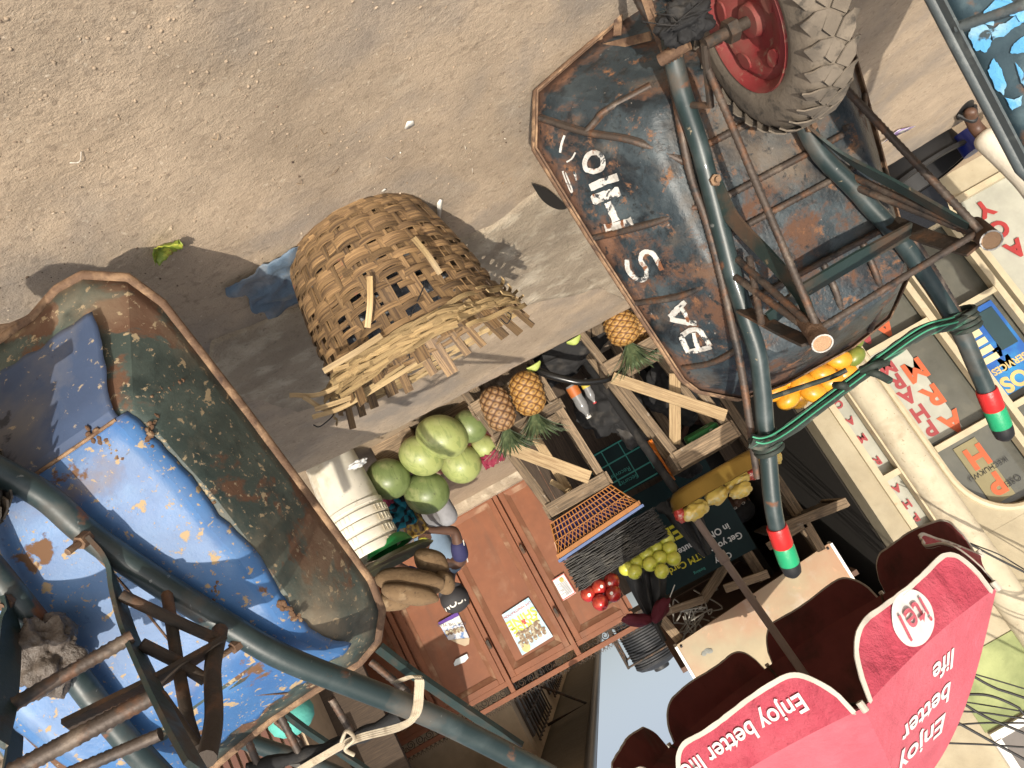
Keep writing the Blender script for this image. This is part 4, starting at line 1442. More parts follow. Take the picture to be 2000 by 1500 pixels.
for k in range(4):
    n_ = [V((0, -1, 0)), V((1, 0, 0)), V((-1, 0, 0)), V((0, 1, 0))][k]
    g = lambda a, b: obf(.03+.94*a, b*1.0, k)-n_*.02
    mb.grid(lambda a, b: g(a, b), 6, 6)
tag(mb.build('purple_basket', M('purple_plastic', (.02, .015, .075), .4), None, 40, loc=(0, 4.1, .75), solid=.004), 'purple basket nested inside the orange lattice basket', 'basket')
mb = MB()
for k in range(4):
    n_ = [V((0, -1, 0)), V((1, 0, 0)), V((-1, 0, 0)), V((0, 1, 0))][k]
    mb.ribbon([obf(a/6, 1.02, k)+n_*.003 for a in range(7)], .014, .01, n_)
tag(mb.build('blue_tray', M('blue_plastic', (.1, .15, .3), .4), None, 40, loc=(0, 4.1, .93)), 'thin blue tray rim between orange basket and black bags', 'tray')
m_bag = M('black_nylon', (.028, .027, .026), .5, layers=[((.075, .07, .06), 14, .5, .68)], bump=[(40, .4, .004)])
mb = MB()
nl = 26
for i in range(nl):
    f = i/(nl-1)
    zz = .955+.155*f
    xl, xr_ = -.31+.02*noise.noise(V((i*1.3, 0, 0))), .215+.02*noise.noise(V((i*1.7, 4, 0)))
    y0 = 3.93+.012*noise.noise(V((i*2.1, 9, 0)))
    A = lambda a, b, zz=zz, xl=xl, xr_=xr_, y0=y0, i=i: V((xl+(xr_-xl)*a, y0+.3*b, zz-.02*(1-a)+.006*noise.noise(V((a*7, b*5, i*.8)))+.004*noise.noise(V((a*20, b*9, i*1.8)))))
    mb.grid(A, 40, 8)
tag(mb.build('bag_stack', m_bag, None, 60, loc=(0, 4.05, .95), solid=.0045), 'thick stack of flattened black nylon bags under the apples', 'bags')
m_gap = M('yellow_green_apple', (.52, .54, .07), .3, layers=[((.6, .52, .1), 5, .5, .7), ((.38, .46, .06), 9, .58, .72)], coat=.2)
m_rap = M('red_apple', (.36, .02, .02), .25, layers=[((.5, .1, .03), 9, .52, .7), ((.2, .008, .015), 6, .55, .7)], coat=.3)


def apple(px, py, y, rp, mat, sticker, label, group):
    p = at(px, py, y)
    r_ = pxs(p, rp)
    tl_ = Matrix.Rotation(random.uniform(-.7, .7), 3, 'X') @ Matrix.Rotation(random.uniform(-.6, .6), 3, 'Y')
    mb = MB()
    prof = []
    for j in range(19):
        a = math.pi*j/18
        rr = math.sin(a)*(1+.06*math.cos(a))
        zz = -math.cos(a)*.95
        if a > 2.6: zz -= (a-2.6)*.55
        if a < .35: zz += (.35-a)*.4
        prof.append((max(.001, rr*r_), zz*r_))
    mb.lathe(prof, p, 24, tl_)
    o = mb.build('apple', mat, None, 180, loc=p)
    tag(o, label, 'apple', group)
    mb = MB(); mb.tube([p+tl_ @ V((0, 0, r_*.6)), p+tl_ @ V((r_*.12, 0, r_*1.12))], .0015, 5); mb.build('stem', m_dwood, o)
    if sticker:
        mb = MB()
        d = (CAM-p).normalized(); d = (d+V((random.uniform(-.4, .4), 0, random.uniform(-.4, .3)))).normalized()
        a = d.orthogonal().normalized(); b = d.cross(a)
        mb.poly([p+d*r_*1.02+(a*math.cos(t*.52)+b*math.sin(t*.52))*.0085 for t in range(12)])
        mb.build('sticker', m_paper, o, 0)


for i, (px, py, y) in enumerate([(1150, 1160, 3.96), (1170, 1147, 3.96), (1195, 1136, 3.98), (1198, 1160, 3.95), (1173, 1177, 3.93), (1178, 1158, 4.05)]):
    apple(px, py, y, 16.5, m_rap, i < 4, ['red apple with sticker furthest from the yellow apples', 'dark red apple with sticker tucked in the red cluster', 'bright red apple right at the edge of the black bags', 'red apple with round sticker next to the folded umbrella', 'red apple lowest in the photo of the red cluster', 'red apple hidden in the middle of the red cluster'][i], 'red apples on the black bags')
for i, (px, py, y) in enumerate([(1243, 1098, 4.0), (1223, 1110, 3.98), (1240, 1117, 3.96), (1263, 1083, 4.0), (1281, 1071, 4.02), (1270, 1102, 3.96), (1289, 1090, 3.98), (1308, 1072, 4.0), (1315, 1091, 3.98), (1293, 1116, 3.95), (1302, 1054, 4.03), (1255, 1095, 4.08), (1285, 1082, 4.08)]):
    apple(px, py, y, 15, m_gap, 0, 'yellow green apple in the heap on the black bags beside the dark poster', 'yellow apples on the black bags')

# golden tray with cut fruit
gt = at(1402, 935, 4.02)
mb = MB()
Ms = Matrix.Diagonal((1, .55, 1))
mb.lathe([(.001, -.05), (.2, -.05), (.24, -.042), (.27, -.018), (.284, .03), (.292, .036), (.283, .04), (.262, -.012), (.2, -.036), (.001, -.036)], gt, 56, Ms)
tag(mb.build('golden_tray', M('golden_enamel', (.34, .22, .05), .32, .55, layers=[((.12, .08, .03), 30, .66, .7)]), None, 40, loc=gt), 'golden oval tray with packs of cut fruit on the crate', 'tray')
m_yf = M('cut_pineapple', (.72, .52, .12), .3, layers=[((.66, .58, .3), 30, .52, .62), ((.4, .16, .03), 45, .64, .7)], coat=.4, sub=.1)
m_rf = M('cut_watermelon', (.5, .06, .05), .3, layers=[((.55, .45, .36), 20, .58, .66)], coat=.4)
for (px, py, y, a, b, an, red, lab) in [(1357, 998, 3.98, 28, 17, -30, 0, 'yellow cut fruit pack at the end of the tray beside watermelon wedge'), (1400, 968, 4.0, 26, 16, -32, 0, 'yellow cut fruit pack in the middle of the golden tray'), (1441, 940, 4.0, 26, 14, -32, 0, 'pale yellow fruit pack near the wheelbarrow handle lower one'), (1447, 958, 3.96, 24, 14, -30, 0, 'orange yellow fruit pack stacked on another near the handle'), (1330, 1006, 3.99, 16, 13, 50, 1, 'red watermelon wedge pack at the outer end of the tray'), (1468, 926, 4.02, 16, 12, -30, 1, 'red watermelon pack half behind the wheelbarrow handle'), (1512, 892, 4.05, 14, 16, -30, 0, 'small yellow fruit pack behind the wheelbarrow handle tube')]:
    mb, p = epx(px, py, y, a, b, an, .25, 8, 30, 20)
    tag(mb.build('fruit_pack', m_rf if red else m_yf, None, 60, loc=p), lab, 'fruit pack', 'cut fruit packs on the golden tray')
mb = MB()
for k in range(14):
    a = at(1320+k*10+random.uniform(-8, 8), 972-k*6+random.uniform(-6, 6), 4.0)
    mb.tube(spline([a, a+V((random.uniform(-.04, .04), -.02, .03)), a+V((random.uniform(-.07, .07), 0, random.uniform(0, .03)))]), .001, 4)
tag(mb.build('dry_grass', m_fibre, None, 60, loc=gt), 'wisps of dry grass between the golden tray and its crate', 'straw', kind='stuff')

m_mango = M('ripe_mango', (.62, .3, .02), .34, layers=[((.66, .2, .015), 7, .5, .7), ((.42, .4, .04), 5, .6, .72), ((.08, .05, .02), 60, .69, .73)], coat=.2)
m_gman = M('green_mango', (.13, .17, .03), .35, layers=[((.25, .24, .04), 8, .5, .7)])
for i, (px, py, y) in enumerate([(1540, 778, 3.94), (1514, 764, 3.94), (1541, 744, 3.96), (1570, 720, 3.98), (1567, 748, 3.93), (1606, 730, 3.94), (1608, 702, 3.98), (1638, 702, 3.95), (1588, 766, 3.92), (1622, 745, 3.95), (1600, 755, 4.02), (1632, 722, 4.02), (1650, 730, 4.0), (1560, 775, 4.03)]):
    mb, p = epx(px, py, y, 26, 20, random.uniform(-60, 20), .07, 3, 22, 16)
    tag(mb.build('mango', m_mango, None, 180, loc=p), 'ripe yellow mango in the heap behind the rusty wheelbarrow', 'mango', 'yellow mangoes heaped on the crate')
for i, (px, py, y) in enumerate([(1668, 668, 4.0), (1670, 697, 3.97), (1652, 675, 4.05)]):
    mb, p = epx(px, py, y, 22, 16, -50, .07, 3, 22, 16)
    tag(mb.build('mango', m_gman, None, 180, loc=p), 'green mango at the side of the yellow heap', 'mango', 'green mangoes beside the yellow heap')

# things in and between the crates
gp = at(1376, 857, 4.1)
mb = MB()
A_ = axes(-30)
mb.frame(gp, A_.col[0], A_.col[1], A_.col[2], pxs(gp, 34), pxs(gp, 20), .05)
o = mb.build('green_packet', M('green_print', (.02, .17, .04), .5, layers=[((.4, .5, .38), 24, .63, .66, {'d': 1, 'dist': 1.5})]), None, 0, loc=gp, bevel=.012)
tag(o, 'green packet printed with pale swirls inside the crate', 'packet')
mb = MB(); c = at(1288, 902, 4.28)
mb.grid(lambda a, b: c+A_.col[0]*((a-.5)*.05)+axes(60).col[0]*((b-.5)*.26)+V((0, .03*math.sin(b*4)+.02*noise.noise(V((a*4, b*5, 0))), 0)), 10, 20)
tag(mb.build('orange_bag', M('orange_film', (.6, .17, .02), .45), None, 60, loc=c, solid=.002), 'bright orange plastic bag hanging behind the second crate', 'bag')


def bottle(px, py, ang, ln, cap, liq, label):
    p = at(px, py, 4.2); ax = axes(ang).col[0]
    L_ = pxs(p, ln); r_ = L_*.16
    o = thing('plastic_bottle', label, 'bottle', p, 'empty bottles between the crates')
    q = V((0, 0, 1)).rotation_difference(ax).to_matrix()
    mb = MB(); mb.lathe([(.001, 0), (r_*.9, 0), (r_, L_*.05), (r_, L_*.3), (r_*.9, L_*.4), (r_, L_*.55), (r_*.9, L_*.7), (r_*.4, L_*.88), (r_*.38, L_*.94)], p, 20, q); mb.build('body', M('bottle_plastic', (.2, .2, .2), .12, coat=.4), o, 60)
    mb = MB(); mb.lathe([(.001, L_*.94), (r_*.45, L_*.94), (r_*.45, L_), (.001, L_)], p, 16, q); mb.build('cap', cap, o, 30)
    mb = MB(); mb.lathe([(r_*1.02, L_*.05), (r_*1.02, L_*.32)], p, 20, q); mb.build('label', liq, o, 60)


bottle(1114, 752, 60, 74, m_paper, M('orange_label', (.45, .13, .03), .5), 'empty plastic bottle with orange band and white cap')
bottle(1138, 742, 62, 52, m_red, M('yellow_label', (.5, .4, .05), .5), 'empty plastic bottle with red cap behind the other')
mb = MB()
mb.tube(spline([at(1030, 712, 3.94), at(1060, 728, 3.9), at(1100, 740, 3.9), at(1140, 747, 3.92), at(1190, 740, 3.98), at(1220, 715, 4.1)]), [.006, .009, .012, .015, .017, .019, .02, .02, .02, .02, .02, .02, .02, .019, .019, .018, .018, .018, .017, .017, .016, .016, .015, .015, .014, .014, .013, .012, .01, .008, .006][:31], 12)
tag(mb.build('rubber_tube', M('shiny_black_rubber', (.012, .012, .012), .25), None, 60, loc=at(1100, 740, 3.9)), 'shiny black rubber tube bent between the two pineapple crates', 'tube')
for (px, py, lab) in ((1042, 713, 'cut piece of green rind on the road lip by the pineapples'), (1120, 662, 'cut piece of green rind on the lip nearer the second crate')):
    p = at(px, py, 3.86)
    mb = MB()
    mb.grid(lambda a, b: p+V(((a-.5)*.08, .02*(b-.5), .03*math.sin(math.pi*a)*b)), 12, 4)
    tag(mb.build('fruit_rind', M('green_rind', (.35, .42, .1), .5, layers=[((.5, .2, .08), 20, .6, .66)]), None, 60, loc=p, solid=.008), lab, 'fruit rind', 'cut rinds on the lip')
for (px, py, y, r3, lab) in ((1095, 700, 4.35, (.28, .16, .12), 'heap of crumpled black plastic behind the gap of the crates'), (1190, 790, 4.5, (.2, .15, .2), 'dark crumpled sack standing in the shaded gap'), (1230, 830, 4.6, (.1, .1, .16), 'grey plastic bag hanging in the shade behind the crates'), (1330, 760, 4.42, (.2, .12, .2), 'black plastic pile behind the second crate'), (1335, 905, 4.4, (.09, .07, .1), 'black bag bunched against the golden tray')):
    p = at(px, py, y)
    mb = MB(); crumple(mb, p, r3, nz=.4)
    tag(mb.build('plastic_heap', m_blackcloth if '230' not in str(px) else M('grey_bag', (.07, .065, .06), .5), None, 60, loc=p), lab, 'plastic heap')


# ------------------------------------------------------------------ kiosk, posters and sign
kx = thing('stall_kiosk', 'dark plank kiosk behind the fruit crates under the umbrella', 'kiosk', (-.5, 5.0, LOW))
mb = MB()
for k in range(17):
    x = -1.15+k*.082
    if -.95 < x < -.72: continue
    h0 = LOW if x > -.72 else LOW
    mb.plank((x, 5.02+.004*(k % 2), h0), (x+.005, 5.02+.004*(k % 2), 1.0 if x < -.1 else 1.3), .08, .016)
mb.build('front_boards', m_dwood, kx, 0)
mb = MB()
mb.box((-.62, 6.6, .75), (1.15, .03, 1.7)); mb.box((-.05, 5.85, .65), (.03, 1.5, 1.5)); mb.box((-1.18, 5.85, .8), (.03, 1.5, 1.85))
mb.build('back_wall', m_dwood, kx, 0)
mb = MB(); mb.box((-.64, 5.8, 1.72), (1.2, 1.8, .03), M=Matrix.Rotation(-.12, 3, 'X')); mb.build('roof', M('rusty_sheet', (.12, .07, .05), .8), kx, 0)
for (a, b, w_) in ((at(1290, 1205, 4.9), at(1327, 1250, 4.9), .06), (at(1298, 1196, 4.88), at(1375, 1170, 4.88), .045), (at(1268, 1128, 4.86), at(1420, 1050, 4.86), .07), (at(1372, 1172, 4.95), at(1420, 1100, 4.95), .06), (at(1415, 1150, 4.85), at(1500, 1120, 4.85), .05)):
    mb = MB(); mb.plank(a, b, w_, .035); mb.build('beam', m_wood, kx, 0, bevel=.003)
for x in (-1.1, -.72):
    mb = MB(); mb.plank((x, 4.98, LOW), (x-.03, 4.98, 1.62), .06, .05); mb.build('post', m_wood, kx, 0, bevel=.003)
# awning flap at the far side
a, b = at(1500, 1042, 4.7), at(1653, 981, 4.7)
fl = thing('wooden_shelf', 'dark slatted wooden shelf beside the kiosk under the umbrella', 'shelf', a)
mb = MB(); mb.plank(a, b, .055, .02); mb.build('edge_board', m_wood, fl, 0, bevel=.002)
mb = MB()
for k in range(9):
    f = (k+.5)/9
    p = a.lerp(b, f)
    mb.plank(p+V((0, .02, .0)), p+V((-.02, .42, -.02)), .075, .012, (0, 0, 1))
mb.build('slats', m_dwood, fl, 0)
mb = MB(); mb.plank(b+V((0, 0, 0)), b+V((0, .45, -.02)), .05, .02, (1, 0, 0)); mb.plank(a.lerp(b, .5)+V((0, .1, -.04)), V((a.lerp(b, .5).x, 4.9, LOW)), .05, .04); mb.build('support', m_wood, fl, 0)
mb = MB(); mb.plank(at(1573, 1020, 4.72), at(1605, 1075, 4.72), .045, .03); mb.plank(at(1500, 1068, 4.72), at(1572, 1022, 4.72), .045, .03); mb.build('bracket', m_wood, fl, 0)

# dark green bank poster
m_pgreen = M('poster_dark_green', (.003, .018, .022), .5, layers=[((.006, .03, .034), 3, .5, .7)], spec=.2)
m_ptxt = M('poster_white_ink', (.6, .62, .62), .5)
m_pyel = M('poster_yellow_ink', (.62, .55, .02), .5)
m_pteal = M('poster_teal_ink', (.03, .28, .24), .5)


def panel(name, c, X, Z, wx, hz, t, mat, label, cat):
    X, Z = V(X).normalized(), V(Z).normalized()
    Y = Z.cross(X)
    mb = MB(); mb.frame(c, X, Y, Z, wx/2, t/2, hz/2)
    o = mb.build(name, mat, None, 0, loc=c)
    tag(o, label, cat)
    return o


PY = 4.78
pc_ = V((-.49, PY, 1.11))
XR = V((1, 0, -.03)).normalized(); ZU = V((.03, .0, 1)).normalized()
po = panel('bank_poster', pc_, XR, ZU, .60, .60, .008, m_pgreen, 'dark green bank card poster with white and yellow lettering on the kiosk', 'poster')
pf = lambda x, z: pc_+XR*x+ZU*z+V((0, -.0065, 0))
text('lettering', 'OPay', .048, pf(-.1, .262), XR, ZU, m_ptxt, po, .001)
text('lettering', 'Banking', .024, pf(.06, .265), XR, ZU, m_pteal, po)
text('lettering', 'Get your', .055, pf(-.265, .19), XR, ZU, m_ptxt, po, .001, 'LEFT')
text('lettering', 'ATM Card', .055, pf(-.02, .19), XR, ZU, m_pyel, po, .001, 'LEFT')
text('lettering', 'in ONE minute', .055, pf(-.225, .115), XR, ZU, m_ptxt, po, .001, 'LEFT')
text('lettering', 'FREE', .12, pf(.03, .0), XR, ZU, m_pyel, po, .004)
po2 = panel('bank_poster', V((-.33, 4.74, .62)), XR, ZU, .36, .3, .008, m_pgreen, 'lower dark poster with teal grid lines behind the first crate', 'poster')
pf2 = lambda x, z: V((-.33, 4.74, .62))+XR*x+ZU*z+V((0, -.0065, 0))
text('lettering', 'Security', .04, pf2(.0, .09), XR, ZU, m_pteal, po2)
text('lettering', 'Recovery', .04, pf2(.03, .03), XR, ZU, m_pteal, po2)
mb = MB()
for x in (-.17, -.06, .06): mb.box(pf2(x, -.02), (.006, .003, .24))
for z in (-.14, -.05, .06, .14): mb.box(pf2(0, z)+V((0, -.002, 0)), (.35, .003, .008))
mb.build('grid_lines', m_pteal, po2, 0)
# beige signboard
SB = [V((-.085, 4.82, 1.675)), V((-1.165, 4.82, 1.60)), V((-1.2, 5.0, 2.3)), V((-.1, 5.0, 2.3))]
m_sign = M('faded_beige_sheet', (.31, .25, .145), .5, layers=[((.32, .18, .095), 2.2, .4, .6), ((.42, .36, .3), 5, .58, .75, {'a': .7}), ((.5, .27, .15), 14, .62, .7, {'a': .5}), ((.3, .2, .13), 60, .68, .72, {'a': .7})], bump=[(6, .15, .01)])
sg = thing('signboard', 'faded beige metal signboard with white edges fixed above the kiosk', 'signboard', SB[0])
mb = MB(); mb.prism(SB, (0, .03, 0)); mb.build('sheet', m_sign, sg, 0)
for a, b in ((0, 3), (1, 2)):
    mb = MB(); mb.plank(SB[a]+V((.008 if a == 0 else -.008, .012, 0)), SB[b]+V((.008 if a == 0 else -.008, .012, 0)), .016, .045); mb.build('white_edge', M('white_trim', (.8, .79, .75), .5), sg, 0)
mb = MB(); q = SB[0].lerp(SB[1], .12).lerp(SB[3].lerp(SB[2], .12), .2)
for k in range(5): mb.ell(q+V((random.uniform(-.03, .03), -.004, random.uniform(-.04, .04))), (.018, .002, .014), None, 10, 6, .4)
mb.build('faded_mark', M('faded_grey_mark', (.23, .24, .22), .7), sg, 60)
mb = MB()
for f in (.02, .5, .98):
    p = SB[0].lerp(SB[1], f)+V((0, -.004, .02)); mb.ell(p, (.008, .003, .008), None, 10, 6)
mb.build('screw', m_black, sg)
# tangled wire behind the sign
mb = MB()
for k in range(9):
    a = at(1330+random.uniform(0, 60), 1205+random.uniform(-15, 15), 4.95)
    mb.tube(spline([a]+[a+V((random.uniform(-.14, .14), random.uniform(-.05, .05), random.uniform(-.12, .1))) for _ in range(4)]), .005, 6)
tag(mb.build('cable_tangle', M('grey_cable', (.3, .29, .26), .5), None, 60, loc=at(1350, 1205, 4.95)), 'tangle of pale grey cable under the beige signboard', 'cable')
mb = MB(); mb.tube([at(1318, 1142, 4.75), at(1303, 1180, 4.75), at(1292, 1208, 4.75)], .003, 6); mb.tube(spline([at(1305, 1176, 4.75), at(1300, 1182, 4.74), at(1309, 1184, 4.74), at(1305, 1176, 4.75)]), .003, 5)
tag(mb.build('white_string', m_paper, None, 60, loc=at(1305, 1176, 4.75)), 'white knotted string tied from the poster corner', 'string')

# ------------------------------------------------------------------ red umbrella
m_umv = M('crimson_valance', (.36, .04, .068), .8, layers=[((.42, .07, .1), 6, .45, .7), ((.27, .025, .045), 9, .55, .72, {'a': .7}), ((.3, .2, .17), 4, .62, .8, {'a': .4})], bump=[(4, .7, .07), (12, .5, .025), (60, .15, .004)])
m_um = M('pink_red_fabric', (.44, .085, .115), .8, layers=[((.36, .2, .19), 2.2, .58, .8, {'a': .4}), ((.47, .115, .145), 3, .45, .75), ((.42, .06, .085), 8, .58, .75, {'a': .6})], bump=[(5, .5, .05), (16, .35, .015), (60, .15, .004)])
m_umt = M('white_trim_tape', (.5, .46, .4), .8, bump=[(90, .4, .003)])
m_umw = M('white_print', (.62, .59, .57), .8)
UC = V((-.45, 3.55, 1.87))
UN = V((-.098, -.087, 1)).normalized()
RU = .925
um = thing('red_umbrella', 'large pink red market umbrella with white lettering shading the fruit stall', 'umbrella', (-.44, 4.46, LOW))
angs = [R(-90-45*k) for k in range(8)]        # A(-90), B(-135), E(180), 135, 90, 45, 0, C(-45)


def rimp(k):
    a = angs[k % 8]
    x, y = RU*math.cos(a), RU*math.sin(a)
    return V((UC.x+x, UC.y+y, UC.z+.098*x+.087*y))


APX = UC+UN*.56


def ribp(k, t):
    p = APX.lerp(rimp(k), t)
    return p+UN*(.075*math.sin(math.pi*t**.9))


def gore(k, s, t, off=0.0):
    p = ribp(k, t).lerp(ribp(k+1, t), s)
    sag = -.03*t*math.sin(math.pi*s)
    mid = (ribp(k, t)+ribp(k+1, t))/2
    o_ = (mid-APX); o_.z = 0
    n = (UN*.85+o_.normalized()*.5).normalized() if o_.length > 1e-6 else UN
    return p+n*(sag*.5+off)


def valdir(k, s):
    m_ = rimp(k).lerp(rimp(k+1), s)-UC
    m_.z = 0
    return m_.normalized()


def vdepth(k, s):
    c_ = .048
    d = (.18 if k in (7, 0, 1, 2) else .155)+.008*math.sin(s*9+k*2)
    e = min(s, 1-s)
    if e < c_: return .0
    r_ = .17
    if e < c_+r_: d *= (1-(1-(e-c_)/r_)**2)**.55
    return d


def val(k, s, d, off=0.0):
    p = gore(k, s, 1.0)
    o_ = valdir(k, .5)
    flare = .16 if k in (7, 0, 1) else .1
    if k == 2: flare = .3*(1-s)+.1
    if k == 1: flare = -.75*min(1, s*3)
    wv = (.012*noise.noise(V((s*5, k*3.1, d*6)))+.006*noise.noise(V((s*16, k*3.1, d*14))))*min(1, d/.04)
    return p+o_*(flare*d+wv+off)+V((0, 0, -d))


mb = MB()
for k in range(8):
    mb.grid(lambda a, b: gore(k, a, .01+.99*b), 16, 22)
cn = mb.build('canopy', m_um, um, 60)
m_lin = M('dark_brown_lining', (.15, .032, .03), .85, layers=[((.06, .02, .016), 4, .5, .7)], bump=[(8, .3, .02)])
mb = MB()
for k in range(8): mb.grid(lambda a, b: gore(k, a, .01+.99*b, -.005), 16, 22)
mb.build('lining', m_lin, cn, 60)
for k in range(8):
    mb = MB()
    ns = 56
    g = [[mb.vert(val(k, .046+.908*i/ns, vdepth(k, .046+.908*i/ns)*j/9)) for j in range(10)] for i in range(ns+1)]
    for i in range(ns):
        for j in range(9): mb.face((g[i][j], g[i+1][j], g[i+1][j+1], g[i][j+1]))
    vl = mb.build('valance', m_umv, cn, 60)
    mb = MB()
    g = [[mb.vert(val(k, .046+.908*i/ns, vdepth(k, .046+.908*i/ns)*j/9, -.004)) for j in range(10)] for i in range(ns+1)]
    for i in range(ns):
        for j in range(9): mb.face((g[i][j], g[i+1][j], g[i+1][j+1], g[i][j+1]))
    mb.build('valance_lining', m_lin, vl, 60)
    mb = MB()
    pts = [val(k, .046+.908*i/ns, vdepth(k, .046+.908*i/ns), .003) for i in range(ns+1)]
    pts = [gore(k, .046, 1)]+pts+[gore(k, .954, 1)]
    mb.ribbon(pts, [.016+.003*noise.noise(q*40) for q in pts], .005, valdir(k, .5))
    mb.build('trim', m_umt, vl, 60)
for k in range(8):
    mb = MB()
    mb.tube([ribp(k, t/10)-UN*.012 for t in range(1, 11)], .006, 8)
    mb.tube([ribp(k, .5)-UN*.015, UC+UN*.12], .005, 8)
    mb.build('rib', m_rustflat, cn)
    mb = MB(); q = rimp(k); mb.tube([q-UN*.02, q+UN*.012], .012, 8); mb.build('rib_tip', m_umt, cn)
m_pole = M('grey_brown_pole', (.2, .155, .14), .5, layers=[((.08, .06, .05), 40, .66, .7)])
pb = V((-.44, 4.46, LOW))
mb = MB(); mb.tube(resample([pb.lerp(APX, .45), APX], .1), .019, 14); pl = mb.build('pole', m_pole, um)
mb = MB(); q_ = resample([pb, pb.lerp(APX, .46)], .02); mb.tube(q_, [.022+.006*abs(noise.noise(p*30)) for p in q_], 10); mb.build('shade_black_pole_foot', m_blackcloth, pl, 40)  # lumpy lower pole coloured black to stand in for shade
mb = MB(); q = pb.lerp(APX, .55); mb.tube([q, q+(APX-pb)*.02], .026, 14); mb.build('pole_collar', m_pole, pl)
# lettering on the canopy
# gore 0 runs A->B (right to left as read): flip s


def on_gore(k, s0, t0, flip):
    def f(x, y):
        s = s0+(-x if flip else x)
        t = t0-y
        return gore(k, s, t, .006)
    return f


def on_val(k, s0, d0, flip):
    def f(x, y):
        s = s0+(-x if flip else x)
        return val(k, s, d0-y, .006)
    return f


for i, (ln, tt, sz) in enumerate((('Enjoy', .60, .155), ('better', .735, .135), ('life', .865, .125))):
    wid = (RU*.765*tt)
    text('lettering', ln, 1.0, (0, 0, 0), (1, 0, 0), (0, 0, 1), m_umw, cn, .02, 'LEFT', fn=lambda x, y, tt=tt, sz=sz, wid=wid: gore(0, .72-.02-x*sz*.8/wid, tt-y*sz*.85, .004))
# logo disc on valance 0
mb = MB()
cen = (.47, .092)
ring = []
for j in range(40):
    a = 2*math.pi*j/40
    ring.append(mb.vert(val(0, cen[0]+.13*math.cos(a), cen[1]+.084*math.sin(a), .006)))
for f_ in (.75, .5, .25):
    r2 = [mb.vert(val(0, cen[0]+.13*f_*math.cos(2*math.pi*j/40), cen[1]+.084*f_*math.sin(2*math.pi*j/40), .006)) for j in range(40)]
    for j in range(40): mb.face((ring[j], ring[(j+1) % 40], r2[(j+1) % 40], r2[j]))
    ring = r2
c0 = mb.vert(val(0, *cen, .006))
for j in range(40): mb.face((c0, ring[j], ring[(j+1) % 40]))
mb.build('logo_disc', m_umw, cn, 60)
text('logo_lettering', 'itel', 1.0, (0, 0, 0), (1, 0, 0), (0, 0, 1), m_um, cn, .008, 'CENTER', fn=lambda x, y: val(0, cen[0]-x*.15, cen[1]-y*.125, .016))
text('lettering', 'Enjoy better life', 1.0, (0, 0, 0), (1, 0, 0), (0, 0, 1), m_umw, cn, .015, 'LEFT', fn=lambda x, y: val(7, .80-x*.108, .1-y*.085, .007))
text('lettering', 'Enjoy better life', 1.0, (0, 0, 0), (1, 0, 0), (0, 0, 1), m_umw, cn, .015, 'LEFT', fn=lambda x, y: val(1, .92-x*.11, .1-y*.085, .007))
text('lettering', 'better life', 1.0, (0, 0, 0), (1, 0, 0), (0, 0, 1), m_umw, cn, .015, 'LEFT', fn=lambda x, y: val(2, .62-x*.11, .1-y*.085, .02))

# folded black umbrella with maroon ribbon, and black cover round the pole


def pleat(top, bot, rt, rb, n, mat, name, label, cat):
    top, bot = V(top), V(bot)
    ax = (top-bot).normalized()
    u = ax.orthogonal().normalized(); w_ = ax.cross(u)
    mb = MB()
    rings = []
    for j in range(21):
        t = j/20
        r_ = rt+(rb-rt)*t**.8
        ring = []
        for k in range(n*6):
            th = 2*math.pi*k/(n*6)
            q = r_*(1+.26*math.cos(n*th+t*2)+.1*noise.noise(V((math.cos(th)*2, math.sin(th)*2, t*4))))
            if t > .93: q *= 1+.25*math.cos(n*th+1.5)
            ring.append(mb.vert(top.lerp(bot, t)+(u*math.cos(th)+w_*math.sin(th))*q+ax*(.02*math.cos(n*th)*t)))
        rings.append(ring)
    m_ = n*6
    for j in range(20):
        for k in range(m_): mb.face((rings[j][k], rings[j][(k+1) % m_], rings[j+1][(k+1) % m_], rings[j+1][k]))
    o = mb.build(name, mat, None, 60, loc=bot)
    tag(o, label, cat)
    return o


m_bfab = M('black_umbrella_fabric', (.012, .012, .013), .6, layers=[((.04, .04, .042), 8, .52, .7)], bump=[(30, .3, .004)])
fu = pleat(at(1283, 1222, 4.3), at(1258, 1105, 4.3), .018, .1, 9, m_bfab, 'folded_umbrella', 'folded black umbrella tied with a maroon ribbon next to the apples', 'umbrella')
mb = MB(); mb.tube([at(1275, 1205, 4.28), at(1298, 1252, 4.28)], .014, 10); mb.build('tip', m_black, fu)
for (px, py, a_, b_, an) in ((1243, 1211, 30, 13, 5), (1290, 1192, 27, 14, -62)):
    mb, p = epx(px, py, 4.2, a_, b_, an, .35, 5, 30, 20)
    mb.build('ribbon', M('maroon_velvet', (.1, .008, .02), .8, layers=[((.16, .02, .04), 14, .5, .7)], bump=[(60, .4, .004)]), fu, 60)
mb = MB(); mb.tube([at(1262, 1212, 4.24), at(1283, 1200, 4.24)], .02, 10)
mb.build('ribbon_knot', M('maroon_knot', (.1, .008, .02), .8), fu, 60)
pleat(at(1382, 1085, 4.2), at(1322, 975, 4.22), .018, .085, 8, m_bfab, 'black_cover', 'black fabric cover gathered round the red umbrella pole', 'cover')

